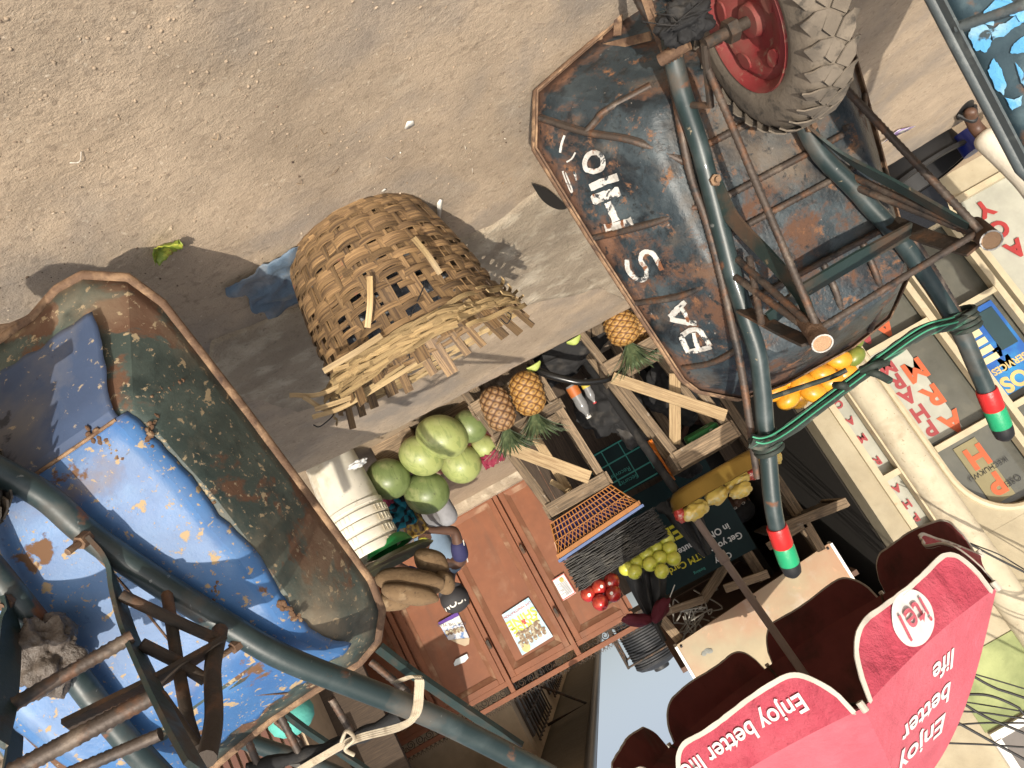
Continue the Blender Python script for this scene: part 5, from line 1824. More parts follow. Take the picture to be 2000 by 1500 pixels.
# ------------------------------------------------------------------ brown gate
m_gate = M('brown_gate_paint', (.205, .072, .03), .65, layers=[((.155, .052, .022), 1.5, .42, .72), ((.26, .115, .06), 4, .58, .78, {'a': .7}), ((.12, .06, .04), 40, .66, .7, {'a': .5}), ((.12, .055, .03), (7, 7, 1.1), .55, .72, {'a': .6}), ((.3, .2, .13), 2.4, .58, .8, {'a': .45})], bump=[(120, .35, .003)])
m_gated = M('dusty_gate_edge', (.2, .085, .045), .8, layers=[((.36, .25, .16), 4, .5, .7)])
GY = 8.0
gt_ = thing('metal_gate', 'terracotta brown panelled metal gate with scrollwork and spikes on top', 'gate', (1.4, GY, LOW))
cols = [(.1, .70), (.77, 1.44), (1.51, 2.2), (2.3, 3.1)]
mb = MB(); mb.box((1.6, GY+.03, .75), (3.1, .02, 1.74)); mb.build('back_sheet', m_gate, gt_, 0)
for (x0, x1) in cols:
    mb = MB()
    z0, z1 = -.06, 1.63
    for (a, b, w_) in (((x0+.03, z0), (x0+.03, z1), .06), ((x1-.03, z0), (x1-.03, z1), .06)): mb.plank((a[0], GY, a[1]), (b[0], GY, b[1]), w_, .05)
    for z in (z0+.03, z1-.03): mb.plank((x0+.06, GY, z), (x1-.06, GY, z), .06, .05)
    fr_ = mb.build('panel_frame', m_gate, gt_, 0, bevel=.004)
    mb = MB()
    A_, B_ = x0+.06, x1-.06
    # bevelled inset
    o4 = [(A_, z0+.06), (B_, z0+.06), (B_, z1-.06), (A_, z1-.06)]
    i4 = [(A_+.05, z0+.11), (B_-.05, z0+.11), (B_-.05, z1-.11), (A_+.05, z1-.11)]
    vo = [mb.vert((p[0], GY-.02, p[1])) for p in o4]; vi = [mb.vert((p[0], GY+.015, p[1])) for p in i4]
    for k in range(4): mb.face((vo[k], vo[(k+1) % 4], vi[(k+1) % 4], vi[k]))
    mb.build('bevelled_edge', m_gated, fr_, 0)
for x in (.735, 1.475, 2.25):
    mb = MB(); mb.plank((x, GY-.03, -.1), (x, GY-.03, 1.75), .05, .05); mb.build('upright', m_gate, gt_, 0, bevel=.004)
for x, z in ((.735, .55), (1.475, .72), (1.475, 1.2), (.735, 1.25)):
    mb = MB(); mb.plank((x, GY-.08, z), (x, GY-.08, z+.09), .03, .03); mb.build('latch', m_rustflat, gt_, 0)
mb = MB()
for z in (1.655, 1.78): mb.plank((.08, GY, z), (3.15, GY, z), .05, .05)
mb.build('top_rail', m_gate, gt_, 0, bevel=.003)
mb = MB()
for x in (.1, .735, 1.475, 2.25, 3.1): mb.plank((x, GY, 1.64), (x, GY, 1.8), .05, .04)
mb.build('rail_post', m_gate, gt_, 0)
mb = MB()
x = .16
i = 0
while x < 3.0:
    pts = []
    for j in range(26):
        a = j/25*3.6*math.pi
        r_ = .012+.036*(1-j/25)
        pts.append(V((x+.055+(r_*math.cos(a))*(1 if i % 2 else -1), GY+.0, 1.715+r_*math.sin(a))))
    mb.tube(pts, .0045, 6)
    x += .105; i += 1
mb.build('scrollwork', m_rustflat, gt_, 60)
mb = MB()
for k in range(62):
    x = .1+k*.049
    for sg_ in (-1, 1):
        b = V((x, GY, 1.80))
        mb.tube([b, b+V((sg_*.012, 0, .025)), b+V((sg_*.03, 0, .045))], [.004, .0035, .0008], 5)
    mb.tube([V((x, GY, 1.80)), V((x, GY, 1.855))], [.0045, .0008], 5)
mb.build('spikes', m_rustflat, gt_, 60)
mb = MB()
tz = lambda x, y: (x, y)
mb.box((1.5, GY+.25, -.1), (4.6, .75, .16))
tag(mb.build('concrete_plinth', m_conc, None, 0, loc=(1.5, GY+.2, -.1)), 'low concrete plinth running under the brown gate', 'plinth')


def gpost(name, px4, mat, label):
    """poster quad on the gate: px corners real TL, TR, BR, BL"""
    q = [at(*p, GY-.006) for p in px4]
    c = sum(q, V())/4
    mb = MB(); mb.prism(q, (0, .003, 0))
    o = mb.build(name, mat, None, 0, loc=c)
    tag(o, label, 'poster')
    X = (q[1]-q[0]).normalized(); Z = (q[0]-q[3]).normalized()
    W_ = ((q[1]-q[0]).length+(q[2]-q[3]).length)/2; H_ = (q[0]-q[3]).length
    return o, (lambda u, v, d=.004: q[3].lerp(q[2], u).lerp(q[0].lerp(q[1], u), v)+V((0, -d, 0))), X, Z, W_, H_


m_sky = M('pale_blue_print', (.42, .6, .7), .6, layers=[((.7, .75, .74), 9, .5, .66), ((.2, .42, .6), 14, .58, .7)])
po, uv, X, Z, W_, H_ = gpost('gate_poster', [(1080, 1243), (1020, 1280), (980, 1201), (1032, 1167)], m_sky, 'pale blue event poster with yellow lettering on the middle gate panel')
text('lettering', 'ARISE', .12, uv(.5, .49), X, Z, M('poster_yellow', (.6, .58, .08), .6), po, .004)
text('lettering', 'SHINE', .12, uv(.5, .3), X, Z, M('poster_lime', (.5, .58, .1), .6), po, .004)
text('lettering', '&', .07, uv(.5, .395, .0045), X, Z, M('poster_red', (.6, .05, .05), .6), po, .003)
m_skin = M('print_skin', (.2, .13, .08), .6, layers=[((.45, .42, .3), 40, .5, .6)])
for (u, v, r_) in [(.2, .66, .035), (.38, .7, .04), (.58, .7, .04), (.77, .66, .036)]+[(.14+.145*k, .82, .027) for k in range(6)]:
    mb = MB(); p = uv(u, v, .005)
    mb.ell(p, (r_*.8, .002, r_), None, 14, 8)
    mb.ell(p+V((0, -.001, -r_*1.25)), (r_*1.15, .002, r_*.6), None, 14, 8)
    mb.build('printed_portrait', m_skin, po, 60)
mb = MB(); p = uv(.8, .9, .005); mb.ell(p, (.045, .002, .045), None, 20, 8); mb.build('printed_seal', M('seal_yellow', (.5, .45, .2), .6), po)
text('lettering', 'LIVE MINISTRATION', .035, uv(.5, .1), X, Z, M('ink_red', (.5, .06, .05), .6), po)
po, uv, X, Z, W_, H_ = gpost('notice_sheet', [(1125, 1158), (1099, 1174), (1075, 1135), (1101, 1119)], M('notice_paper', (.72, .72, .7), .7), 'white notice sheet with red border and gold seal on the gate')
mb = MB()
for k in range(11):
    v = .86-.055*k
    a, b = uv(.14, v), uv(.5+.38*random.random(), v)
    mb.plank(a, b, .006, .001)
mb.build('printed_lines', M('grey_ink', (.3, .3, .32), .7), po, 0)
mb = MB()
for (a, b) in (((.03, .03), (.97, .03)), ((.97, .03), (.97, .97)), ((.97, .97), (.03, .97)), ((.03, .97), (.03, .03))): mb.plank(uv(*a), uv(*b), .008, .001)
mb.build('red_border', M('ink_red2', (.55, .1, .08), .7), po, 0)
mb = MB(); mb.ell(uv(.35, .2, .005), (.024, .002, .024), None, 16, 8); mb.build('gold_seal', M('gold_ink', (.4, .33, .1), .6), po)
po, uv, X, Z, W_, H_ = gpost('torn_poster', [(917, 1247), (876, 1250), (856, 1217), (894, 1196)], M('torn_print', (.55, .55, .58), .7, layers=[((.1, .2, .42), 16, .52, .6)]), 'torn poster with purple strip and printed faces on the gate')
mb = MB(); mb.prism([uv(0, -.02, .004), uv(1, -.02, .004), uv(1, .12, .004), uv(0, .12, .004)], (0, .001, 0)); mb.build('purple_strip', M('purple_ink', (.09, .03, .25), .6), po, 0)
mb = MB(); mb.prism([uv(.02, .14, .005), uv(.98, .14, .005), uv(.98, .4, .005), uv(.02, .4, .005)], (0, .001, 0)); mb.build('white_strip', m_paper, po, 0)
text('lettering', 'FOR THE YEAR', .045, uv(.5, .3, .008), X, Z, M('ink_black', (.05, .05, .07), .6), po)
for k in range(5):
    mb = MB(); p = uv(.14+.18*k, .62, .006); mb.ell(p, (.022, .002, .028), None, 12, 8); mb.build('printed_portrait', m_skin, po)
q = [at(*p, GY-.012) for p in ((880, 1250), (917, 1246), (916, 1258), (908, 1262), (892, 1256))]
mb = MB(); mb.prism(q, (0, .004, 0)); mb.build('torn_back', M('kraft_back', (.45, .36, .25), .8), po, 0)
q = [at(*p, GY-.01) for p in ((886, 1296), (890, 1288), (912, 1277), (915, 1285), (908, 1293), (888, 1301))]
mb = MB(); mb.prism(q, (0, .004, 0)); o = mb.build('paper_remnant', M('remnant', (.6, .66, .68), .7), None, 0, loc=q[0]); tag(o, 'small pale paper remnant stuck low on the third gate panel', 'paper scrap')

# ------------------------------------------------------------------ house behind the gate
m_hw = M('dull_cream_wall', (.5, .39, .27), .9, layers=[((.24, .18, .12), 1.2, .5, .75)], bump=[(20, .3, .01)])
hs = thing('house', 'cream house with barred windows and dark eaves behind the gate', 'house', (2.4, 12, LOW))
mb = MB(); mb.box((4.25, 15, 1.2), (5.1, 12.6, 2.7)); mb.build('wall', m_hw, hs, 0)
mb = MB(); mb.prism([(1.1, 6.9, 2.58), (1.1, 6.9, 2.72), (4.4, 6.9, 3.9), (7.6, 6.9, 2.72), (7.6, 6.9, 2.58)], (0, 15.2, 0)); rf = mb.build('roof', M('roof_sheet', (.2, .175, .13), .7, bump=[(10, .3, .02)]), hs, 0)
mb = MB(); mb.tube([(1.07, 6.8, 2.56), (1.07, 22, 2.56)], .055, 10); mb.tube([(1.13, 6.8, 2.66), (1.13, 22, 2.66)], .03, 8); mb.build('gutter', M('dark_gutter', (.07, .07, .065), .35), rf)
for y0 in (8.9, 11.4):
    mb = MB(); mb.box((1.685, y0+.9, 1.75), (.03, 1.7, 1.2)); wn = mb.build('window', M('dark_window', (.06, .035, .02), .4), hs, 0)
    mb = MB()
    for k in range(9): mb.tube([(1.63, y0+.05+.21*k, 1.1), (1.63, y0+.05+.21*k, 2.42)], .011, 6)
    for k in range(6): mb.tube([(1.63, y0, 1.12+.255*k), (1.63, y0+1.8, 1.12+.255*k)], .011, 6)
    mb.build('window_bars', m_rustflat, wn)
    mb = MB()
    for k in range(5): mb.box((1.668, y0+.3+.3*k, 1.75), (.01, .02, 1.2))
    mb.build('louvre', m_dwood, wn, 0)
mb = MB(); mb.tube([(1.7, 10.2, 2.5), (1.15, 10.2, 2.5), (1.7, 10.2, 1.9)], .02, 6); mb.build('bracket', m_rustflat, hs)
# water tank
tk = thing('water_tank', 'black ribbed water tank on a steel stand against the sky', 'tank', (.14, 13, LOW))
mb = MB()
prof = [(.001, 2.1)]
z = 2.1
for k in range(17):
    prof += [(.36, 2.1+k*.042), (.375, 2.115+k*.042), (.375, 2.128+k*.042), (.36, 2.14+k*.042)]
prof += [(.375, 2.82), (.38, 2.86), (.33, 2.91), (.2, 2.95), (.13, 2.96), (.13, 3.0), (.12, 3.015), (.001, 3.02)]
mb.lathe(prof, (.14, 13, 0), 48); mb.build('body', M('black_tank', (.028, .03, .034), .5, layers=[((.07, .07, .07), 4, .5, .75)]), tk, 30)
for dx in (-.45, .45):
    for dy in (-.45, .45):
        mb = MB(); mb.tube([(.14+dx, 13+dy, LOW), (.14+dx, 13+dy, 2.72)], .02, 8); mb.build('leg', m_rustflat, tk)
mb = MB(); mb.box((.14, 13, 2.07), (1.0, 1.0, .05)); mb.build('platform', m_rustflat, tk, 0)
mb = MB()
for z in (1.0, 2.7):
    mb.tube([(-.31, 12.55, z), (.59, 12.55, z), (.59, 13.45, z), (-.31, 13.45, z)], .016, 8, closed=True)
mb.build('brace', m_rustflat, tk)


# ------------------------------------------------------------------ pharmacy shop front
FY = 5.5
m_wall = M('cream_plaster', (.35, .3, .205), .85, layers=[((.44, .39, .28), 2, .45, .7), ((.4, .31, .19), 3.2, .6, .8, {'a': .7}), ((.3, .22, .14), 40, .66, .71, {'a': .6}), ((.38, .23, .14), (1.6, 1.6, 3), .66, .7, {'a': .8})], bump=[(18, .35, .008), (90, .3, .003)])
m_green = M('pale_green_wall', (.2, .235, .1), .85, layers=[((.36, .4, .18), 3, .45, .7), ((.2, .22, .1), 30, .66, .71, {'a': .6})], bump=[(18, .3, .008)])
m_frame = M('cream_window_frame', (.47, .4, .27), .6, layers=[((.4, .28, .16), 14, .62, .72)], bump=[(60, .2, .003)])
m_glass = M('dusty_dark_glass', (.1, .1, .085), .12, layers=[((.17, .16, .125), 2.2, .5, .75, {'rough': .3}), ((.06, .06, .055), 3, .55, .75)], coat=.3)
m_glass2 = M('pale_panel_glass', (.4, .4, .34), .2, layers=[((.3, .3, .26), 2.4, .5, .75)], coat=.3)
m_let = M('orange_red_letter', (.5, .1, .035), .6, layers=[((.4, .06, .03), 9, .55, .7)])
m_letm = M('maroon_letter_and_reflection', (.3, .045, .05), .6)
ph = thing('pharmacy', 'cream pharmacy shop front with stacked red letters on its framed windows', 'shop', (-2.6, FY, LOW))


def wallbox(mb, x0, x1, z0, z1, y=FY, t=.2): mb.box(((x0+x1)/2, y+t/2, (z0+z1)/2), (abs(x1-x0), t, z1-z0))


mb = MB()
# wall pieces round the openings: openings A [-2.80,-2.26]x[.18,2.1], B [-3.30,-2.86]x[.18,2.1], C [-4.1,-3.36]x[.05,2.1], strip [-2.02,-1.86]
wallbox(mb, -7, -4.12, LOW, 6)
wallbox(mb, -4.12, -2.24, 2.12, 6)
wallbox(mb, -4.12, -2.24, LOW, .1)
wallbox(mb, -2.24, -2.03, LOW, 6)
wallbox(mb, -2.03, -1.85, 1.95, 6)
wallbox(mb, -2.03, -1.85, LOW, .1)
wallbox(mb, -1.85, -1.70, LOW, 6)
wallbox(mb, -1.70, -.95, 2.5, 6)
wl = mb.build('wall', m_wall, ph, 0)
# rounded top corner of window A
mb = MB()
pts = [V((-2.24, FY, 2.12)), V((-2.62, FY, 2.12))]
for k in range(13):
    a = math.pi/2*k/12
    pts.append(V((-2.62+.36*math.sin(a), FY, 1.72+.40*math.cos(a)-.04)))
pts.append(V((-2.24, FY, 1.68)))
mb.prism([p+V((0, .002, 0)) for p in pts], (0, .15, 0)); mb.build('corner_fill', m_wall, ph, 0)
# column
mb = MB(); mb.lathe([(.105, LOW), (.105, 3.2)], (-2.115, FY-.02, 0), 40); mb.build('column', M('rough_column', (.52, .46, .34), .9, layers=[((.36, .29, .2), 5, .5, .7), ((.25, .19, .12), 45, .64, .7, {'a': .7})], bump=[(30, .5, .006)]), ph, 60)
# window A frame: curve
def win(name, x0, x1, z0, z1, bars, mat, arc=False):
    mb = MB(); mb.box(((x0+x1)/2, FY+.085, (z0+z1)/2), (x1-x0, .012, z1-z0)); g_ = mb.build('window', mat, ph, 0)
    mb = MB()
    t = .045
    mb.plank((x0, FY+.01, z0), (x0, FY+.01, z1), t, .07)
    if arc:
        mb.tube([V((x1, FY+.005, z0)), V((x1, FY+.005, 1.66))]+[V((-2.62+.36*math.sin(math.pi/2*(1-k/12)), FY+.005, 1.68+.40*math.cos(math.pi/2*(1-k/12)))) for k in range(1, 13)]+[V((x0, FY+.005, z1-.02))], .026, 8)
    else:
        mb.plank((x1, FY+.01, z0), (x1, FY+.01, z1), t, .07)
        mb.plank((x0, FY+.012, z1), (x1, FY+.012, z1), t, .066)
    mb.plank((x0, FY+.012, z0), (x1, FY+.012, z0), t, .066)
    for z in bars: mb.plank((x0+t/2, FY+.014, z), (x1-t/2, FY+.014, z), .042, .06)
    mb.build('window_frame', m_frame, g_, 0 if not arc else 40)
    return g_


wA = win('window', -2.79, -2.26, .16, 2.1, (.72, 1.5), m_glass, True)
wB = win('window', -3.30, -2.87, .16, 2.1, (.76, 1.5), m_glass)
wC = win('window', -4.10, -3.38, .08, 2.1, (1.0,), m_glass2)
wS = win('window', -2.02, -1.86, .12, 1.93, (1.5, .7), m_glass2)
# backing panel inside window A (pale posters seen through the glass)
mb = MB(); mb.box((-2.42, FY+.074, 1.1), (.28, .006, .72)); mb.build('inner_panel', m_glass2, wA, 0)
mb = MB(); mb.box((-2.5, FY+.073, 1.78), (.17, .006, .44)); mb.build('inner_panel', M('khaki_panel', (.22, .19, .1), .4), wA, 0)
XW, ZW = V((1, 0, 0)), V((0, 0, 1))
for ch, z in zip('PHARMACY', (1.88, 1.67, 1.4, 1.18, .97, .6, .42, .25)): text('window_letter_shape', ch, .2, (-2.52, FY+.066, z), XW, ZW, m_let, wA, .008)
for ch, z in zip('PHARMA', (1.36, 1.24, 1.1, .98, .86, .6)): text('window_letter_shape', ch, .15, (-2.37, FY+.068, z), XW, ZW, m_letm, wA, .006)  # second column: the letters' reflection on the inner panel, drawn as maroon letters
for ch, z in zip('PHARMACY', (1.9, 1.7, 1.5, 1.3, .96, .58, .4, .22)): text('window_letter_shape', ch, .17, (-3.62 if z < .7 else -3.62, FY+.066, z), XW, ZW, M('dark_red_letter', (.33, .03, .03), .6), wC, .008)
for ch, z in zip('PHARMAC', (1.82, 1.72, 1.6, 1.38, 1.2, 1.06, .92)): text('window_letter_shape', ch, .075, (-1.94, FY+.066, z), XW, ZW, m_letm, wS, .003)
for ch, z in zip('MA', (.98, .88)): text('window_letter_shape', ch, .12, (-3.07, FY+.066, z+.25), XW, ZW, m_let, wB, .006)
text('window_lettering', 'OSEI', .06, (-2.62, FY+.066, 1.92), XW, ZW, m_black, wA)
text('window_lettering', 'IKECHUKWU', .05, (-2.53, FY+.064, 1.78), XW, ZW, m_black, wA)
# POS services poster
mb = MB(); mb.box((-3.08, FY+.07, 1.12), (.34, .008, .62)); ps = mb.build('pos_poster', M('blue_print', (.02, .1, .36), .45, layers=[((.03, .25, .5), 3, .5, .7)]), wB, 0)
tp = lambda s, z, x, sz, mt, b=.002: text('lettering', s, sz, (x, FY+.064, z), XW, ZW, mt, ps, b)
m_gold = M('gold_print', (.55, .4, .16), .6)
tp('POS', 1.36, -3.08, .15, m_gold, .006); tp('SERVICES', 1.25, -3.08, .066, m_gold)
mb = MB(); mb.box((-3.16, FY+.063, 1.0), (.13, .006, .3)); mb.build('machine_print', M('machine_black', (.02, .05, .06), .5), ps, 0, bevel=.01)
mb = MB()
for k in range(4): mb.box((-2.99, FY+.0635, 1.16-.065*k), (.13, .005, .045))
mb.build('price_strip', M('pale_gold', (.6, .52, .32), .6), ps, 0)
for k, s_ in enumerate(('WITHDRAWALS', 'TRANSFERS', 'BILLS', 'AIRTIME')): tp(s_, 1.16-.065*k, -2.99, .017, m_black, 0)
# upper storey paint and window
mb = MB(); mb.box((-3.0, FY-.004, 2.9), (2.98, .006, .43)); mb.build('green_band', m_green, ph, 0)
mb = MB(); mb.box((-2.3, FY-.006, 3.7), (1.5, .012, 1.1)); uw = mb.build('window', M('grey_shutter', (.13, .115, .105), .5), ph, 0)
mb = MB()
for a, b in (((-1.52, 3.15), (-3.1, 3.15)), ((-1.54, 3.17), (-1.54, 4.3))): mb.plank((a[0], FY-.02, a[1]), (b[0], FY-.02, b[1]), .05, .03)
mb.build('window_frame', M('white_frame', (.72, .7, .66), .6), uw, 0)
# added recess beside the shop; its black walls stand in for shade
mb = MB(); mb.box((-1.3, 7.4, 1.2), (.9, .05, 2.7)); mb.box((-1.72, 6.6, 1.2), (.04, 1.7, 2.7)); mb.box((-1.3, 6.5, 2.5), (.9, 1.9, .05)); mb.box((-.93, 6.6, 1.2), (.04, 1.7, 2.7)); mb.build('added_dark_recess', M('shade_black_wall', (.02, .016, .012), .95), ph, 0)
# cables
for i, (pts, r_) in enumerate([(((1912, 1072, 5.0), (1950, 1092, 5.0), (2010, 1122, 5.0)), .007), (((1908, 1066, 5.05), (1955, 1085, 5.05), (2010, 1118, 5.05)), .004), (((1880, 1308, 4.4), (1940, 1342, 4.4), (2010, 1366, 4.4)), .007), (((1880, 1310, 4.5), (1950, 1330, 4.5), (2010, 1348, 4.5)), .004), (((1870, 1356, 4.4), (1930, 1358, 4.4), (1985, 1380, 4.4), (2005, 1400, 4.4)), .007), (((1860, 1360, 4.4), (1925, 1400, 4.4), (2010, 1436, 4.4)), .007), (((1850, 1366, 4.6), (1930, 1378, 4.6), (2010, 1392, 4.6)), .004), (((1850, 1388, 4.4), (1920, 1392, 4.4), (2010, 1405, 4.4)), .005), (((1845, 1418, 4.5), (1920, 1412, 4.5), (2010, 1412, 4.5)), .005), (((1850, 1400, 4.3), (1940, 1450, 4.3), (2010, 1488, 4.3)), .007), (((1810, 1450, 4.5), (1920, 1454, 4.5), (2010, 1460, 4.5)), .005)]):
    mb = MB()
    P_ = [at(*p) for p in pts]
    P_ = [P_[0]+(P_[0]-P_[1])*1.2]+P_+[P_[-1]+(P_[-1]-P_[-2])*6]
    mb.tube(spline(P_), r_, 7)
    tag(mb.build('cable', m_black, None, 60, loc=P_[1]), 'thin black overhead cable crossing in front of the upper shop wall', 'cable', 'overhead cables by the shop')

# ------------------------------------------------------------------ people


def skin(name, nodes, edges, mat, parent, lvl=2):
    names = list(nodes)
    me = bpy.data.meshes.new(name)
    me.from_pydata([nodes[n][0] for n in names], [(names.index(a), names.index(b)) for a, b in edges], [])
    ob = bpy.data.objects.new(name, me)
    COL.objects.link(ob)
    sk = ob.modifiers.new('skin', 'SKIN'); sk.use_smooth_shade = True
    if not me.skin_vertices: return None
    for i, n in enumerate(names):
        r_ = nodes[n][1]
        me.skin_vertices[0].data[i].radius = r_ if isinstance(r_, tuple) else (r_, r_)
    me.skin_vertices[0].data[0].use_root = True
    sb = ob.modifiers.new('sub', 'SUBSURF'); sb.levels = lvl; sb.render_levels = lvl
    dg = bpy.context.evaluated_depsgraph_get()
    m2 = bpy.data.meshes.new_from_object(ob.evaluated_get(dg))
    bpy.data.objects.remove(ob)
    for p in m2.polygons: p.use_smooth = True
    return link(name, m2, mat, parent)


m_sk = M('dark_brown_skin', (.085, .042, .026), .5, layers=[((.11, .058, .036), 12, .5, .7)])


def person(label, loc, J, mats, group=None, cap=None, hair=None, hands=True):
    """J: joints head neck chest pelvis shL elL wrL hipL knL anL toeL and R"""
    o = thing('person', label, 'person', loc)
    P = {k: V(v) for k, v in J.items()}
    up = (P['head']-P['neck']).normalized()
    fw = V(J.get('face', (0, -1, 0))).normalized()
    nodes = {'pelvis': (P['pelvis'], (.13, .1)), 'waist': (P['pelvis'].lerp(P['chest'], .5), (.115, .085)), 'chest': (P['chest'], (.14, .095)), 'neck0': (P['neck'], .05), 'neck1': (P['neck'].lerp(P['head'], .5), .048),
             'head0': (P['head']-up*.03+fw*.012, (.068, .078)), 'head1': (P['head']+up*.035, (.076, .09)), 'head2': (P['head']+up*.09, (.05, .06))}
    E = [('pelvis', 'waist'), ('waist', 'chest'), ('chest', 'neck0'), ('neck0', 'neck1'), ('neck1', 'head0'), ('head0', 'head1'), ('head1', 'head2')]
    for s_ in 'LR':
        sh, el, wr, hip, kn, an, toe = [P[k+s_] for k in ('sh', 'el', 'wr', 'hip', 'kn', 'an', 'toe')]
        hd = (wr-el).normalized()
        nodes.update({'sh'+s_: (sh, .055), 'ua'+s_: (sh.lerp(el, .5), .046), 'el'+s_: (el, .038), 'fa'+s_: (el.lerp(wr, .4), .036), 'wr'+s_: (wr, .025), 'pm'+s_: (wr+hd*.06, (.04, .02)), 'pe'+s_: (wr+hd*.09, (.036, .015)),
                      'hip'+s_: (hip, .085), 'th'+s_: (hip.lerp(kn, .5), .072), 'kn'+s_: (kn, .055), 'cf'+s_: (kn.lerp(an, .35), .052), 'an'+s_: (an, .034), 'ft'+s_: (an.lerp(toe, .5)-V((0, 0, .03)), .036), 'toe'+s_: (toe, (.03, .02))})
        E += [('chest', 'sh'+s_), ('sh'+s_, 'ua'+s_), ('ua'+s_, 'el'+s_), ('el'+s_, 'fa'+s_), ('fa'+s_, 'wr'+s_), ('wr'+s_, 'pm'+s_), ('pm'+s_, 'pe'+s_),
              ('pelvis', 'hip'+s_), ('hip'+s_, 'th'+s_), ('th'+s_, 'kn'+s_), ('kn'+s_, 'cf'+s_), ('cf'+s_, 'an'+s_), ('an'+s_, 'ft'+s_), ('ft'+s_, 'toe'+s_)]
        # fingers as part of the body surface: short chains rooted in the palm
        side = hd.cross(V((0, 0, 1)))
        side = side.normalized() if side.length > .1 else V((1, 0, 0))
        dn = hd.cross(side).normalized()
        if dn.z > 0: dn = -dn
        for k, (off, ln) in enumerate(((-.027, .062), (-.009, .073), (.009, .069), (.026, .052))):
            a = wr+hd*.088+side*off
            b = a+hd*ln*.5+dn*.012
            c = b+hd*ln*.3+dn*.03
            nodes['f%da%s' % (k, s_)] = (a+hd*.012, .0095); nodes['f%db%s' % (k, s_)] = (b, .0088); nodes['f%dc%s' % (k, s_)] = (c, .0075)
            E += [('pe'+s_, 'f%da%s' % (k, s_)), ('f%da%s' % (k, s_), 'f%db%s' % (k, s_)), ('f%db%s' % (k, s_), 'f%dc%s' % (k, s_))]
        tb = wr+hd*.045+side*.042*(-1 if s_ == 'L' else 1)
        nodes['t0'+s_] = (tb, .011); nodes['t1'+s_] = (tb+hd*.035+side*.012*(-1 if s_ == 'L' else 1)+dn*.012, .009)
        E += [('pm'+s_, 't0'+s_), ('t0'+s_, 't1'+s_)]
    body = skin('body', nodes, E, m_sk, o)
    rt = fw.cross(up).normalized()
    hc_ = P['head']
    mb = MB()
    for sg_ in (-1, 1):
        mb.ell(hc_+rt*sg_*.03+fw*.082+up*.02, (.012, .008, .008), None, 12, 8)
    mb.build('eyes', M('eye_white', (.5, .48, .44), .3), body, 180)
    mb = MB()
    for sg_ in (-1, 1): mb.ell(hc_+rt*sg_*.03+fw*.0895+up*.02, (.005, .003, .005), None, 10, 6)
    mb.build('irises', m_black, body, 180)
    mb = MB(); mb.ell(hc_+fw*.092-up*.012, (.017, .018, .02), None, 12, 8); mb.build('nose', m_sk, body, 180)
    mb = MB(); mb.ell(hc_+fw*.083-up*.05, (.026, .01, .01), None, 12, 8); mb.build('mouth', M('lips', (.09, .03, .025), .5), body, 180)
    for sg_ in (-1, 1):
        mb = MB(); mb.ell(hc_+rt*sg_*.078+up*.01, (.01, .018, .028), None, 10, 8); mb.build('ear', m_sk, body, 180)
    # clothes
    shirt, sleeve, trouser, slv, hem = mats
    n2 = {'pelvis': (P['pelvis']+V((0, 0, -.02)), (.15, .118)), 'waist': (nodes['waist'][0], (.135, .103)), 'chest': (P['chest'], (.155, .112)), 'top': (P['chest'].lerp(P['neck'], .8), (.075, .07))}
    E2 = [('pelvis', 'waist'), ('waist', 'chest'), ('chest', 'top')]
    for s_ in 'LR':
        n2['sh'+s_] = (P['sh'+s_], .068); E2 += [('chest', 'sh'+s_)]
    sh_ = skin('shirt', n2, E2, shirt, o)
    for s_ in 'LR':
        a, b = P['sh'+s_], P['el'+s_]
        e = a.lerp(b, slv)
        ns = {'a': (a, .07), 'b': (a.lerp(e, .5), .064), 'c': (e, .06)}
        ed = [('a', 'b'), ('b', 'c')]
        if slv >= 1:
            ns['d'] = (P['wr'+s_], .042); ed.append(('c', 'd'))
        slo = skin('sleeve', ns, ed, sleeve, sh_)
        if mats[1].name.startswith('navy'):
            d = (e-a).normalized(); n_ = (V((-.8 if s_ == 'L' else .8, -.6, 0)) - d*V((-.8 if s_ == 'L' else .8, -.6, 0)).dot(d)).normalized()
            mb = MB(); mb.ribbon([a.lerp(e, t/6)+n_*.052 for t in range(7)], .009, .003, n_); mb.build('white_stripe', m_paper, slo)
    n3 = {'pelvis': (P['pelvis'], (.15, .12))}
    E3 = []
    for s_ in 'LR':
        hip, kn, an = P['hip'+s_], P['kn'+s_], P['an'+s_]
        e = kn.lerp(an, hem)
        n3.update({'hip'+s_: (hip, .1), 'th'+s_: (hip.lerp(kn, .5), .088), 'kn'+s_: (kn, .073), 'cf'+s_: (kn.lerp(e, .5), .068), 'an'+s_: (e, .062 if hem < .92 else .07)})
        E3 += [('pelvis', 'hip'+s_), ('hip'+s_, 'th'+s_), ('th'+s_, 'kn'+s_), ('kn'+s_, 'cf'+s_), ('cf'+s_, 'an'+s_)]
    tr_ = skin('trousers', n3, E3, trouser, o)
    for s_ in 'LR':
        an, toe = P['an'+s_], P['toe'+s_]
        mb = MB(); d = (toe-an); d.z = 0
        mb.ell(an.lerp(toe, .45)-V((0, 0, .072)), (.048, .14, .012), V((0, 1, 0)).rotation_difference(d.normalized()).to_matrix(), 20, 8)
        mb.tube(spline([an.lerp(toe, .5)+V((-.05, 0, -.06)), an.lerp(toe, .5)+V((0, 0, .008)), an.lerp(toe, .5)+V((.05, 0, -.06))]), .012, 8)
        mb.build('sandal', m_black, o)
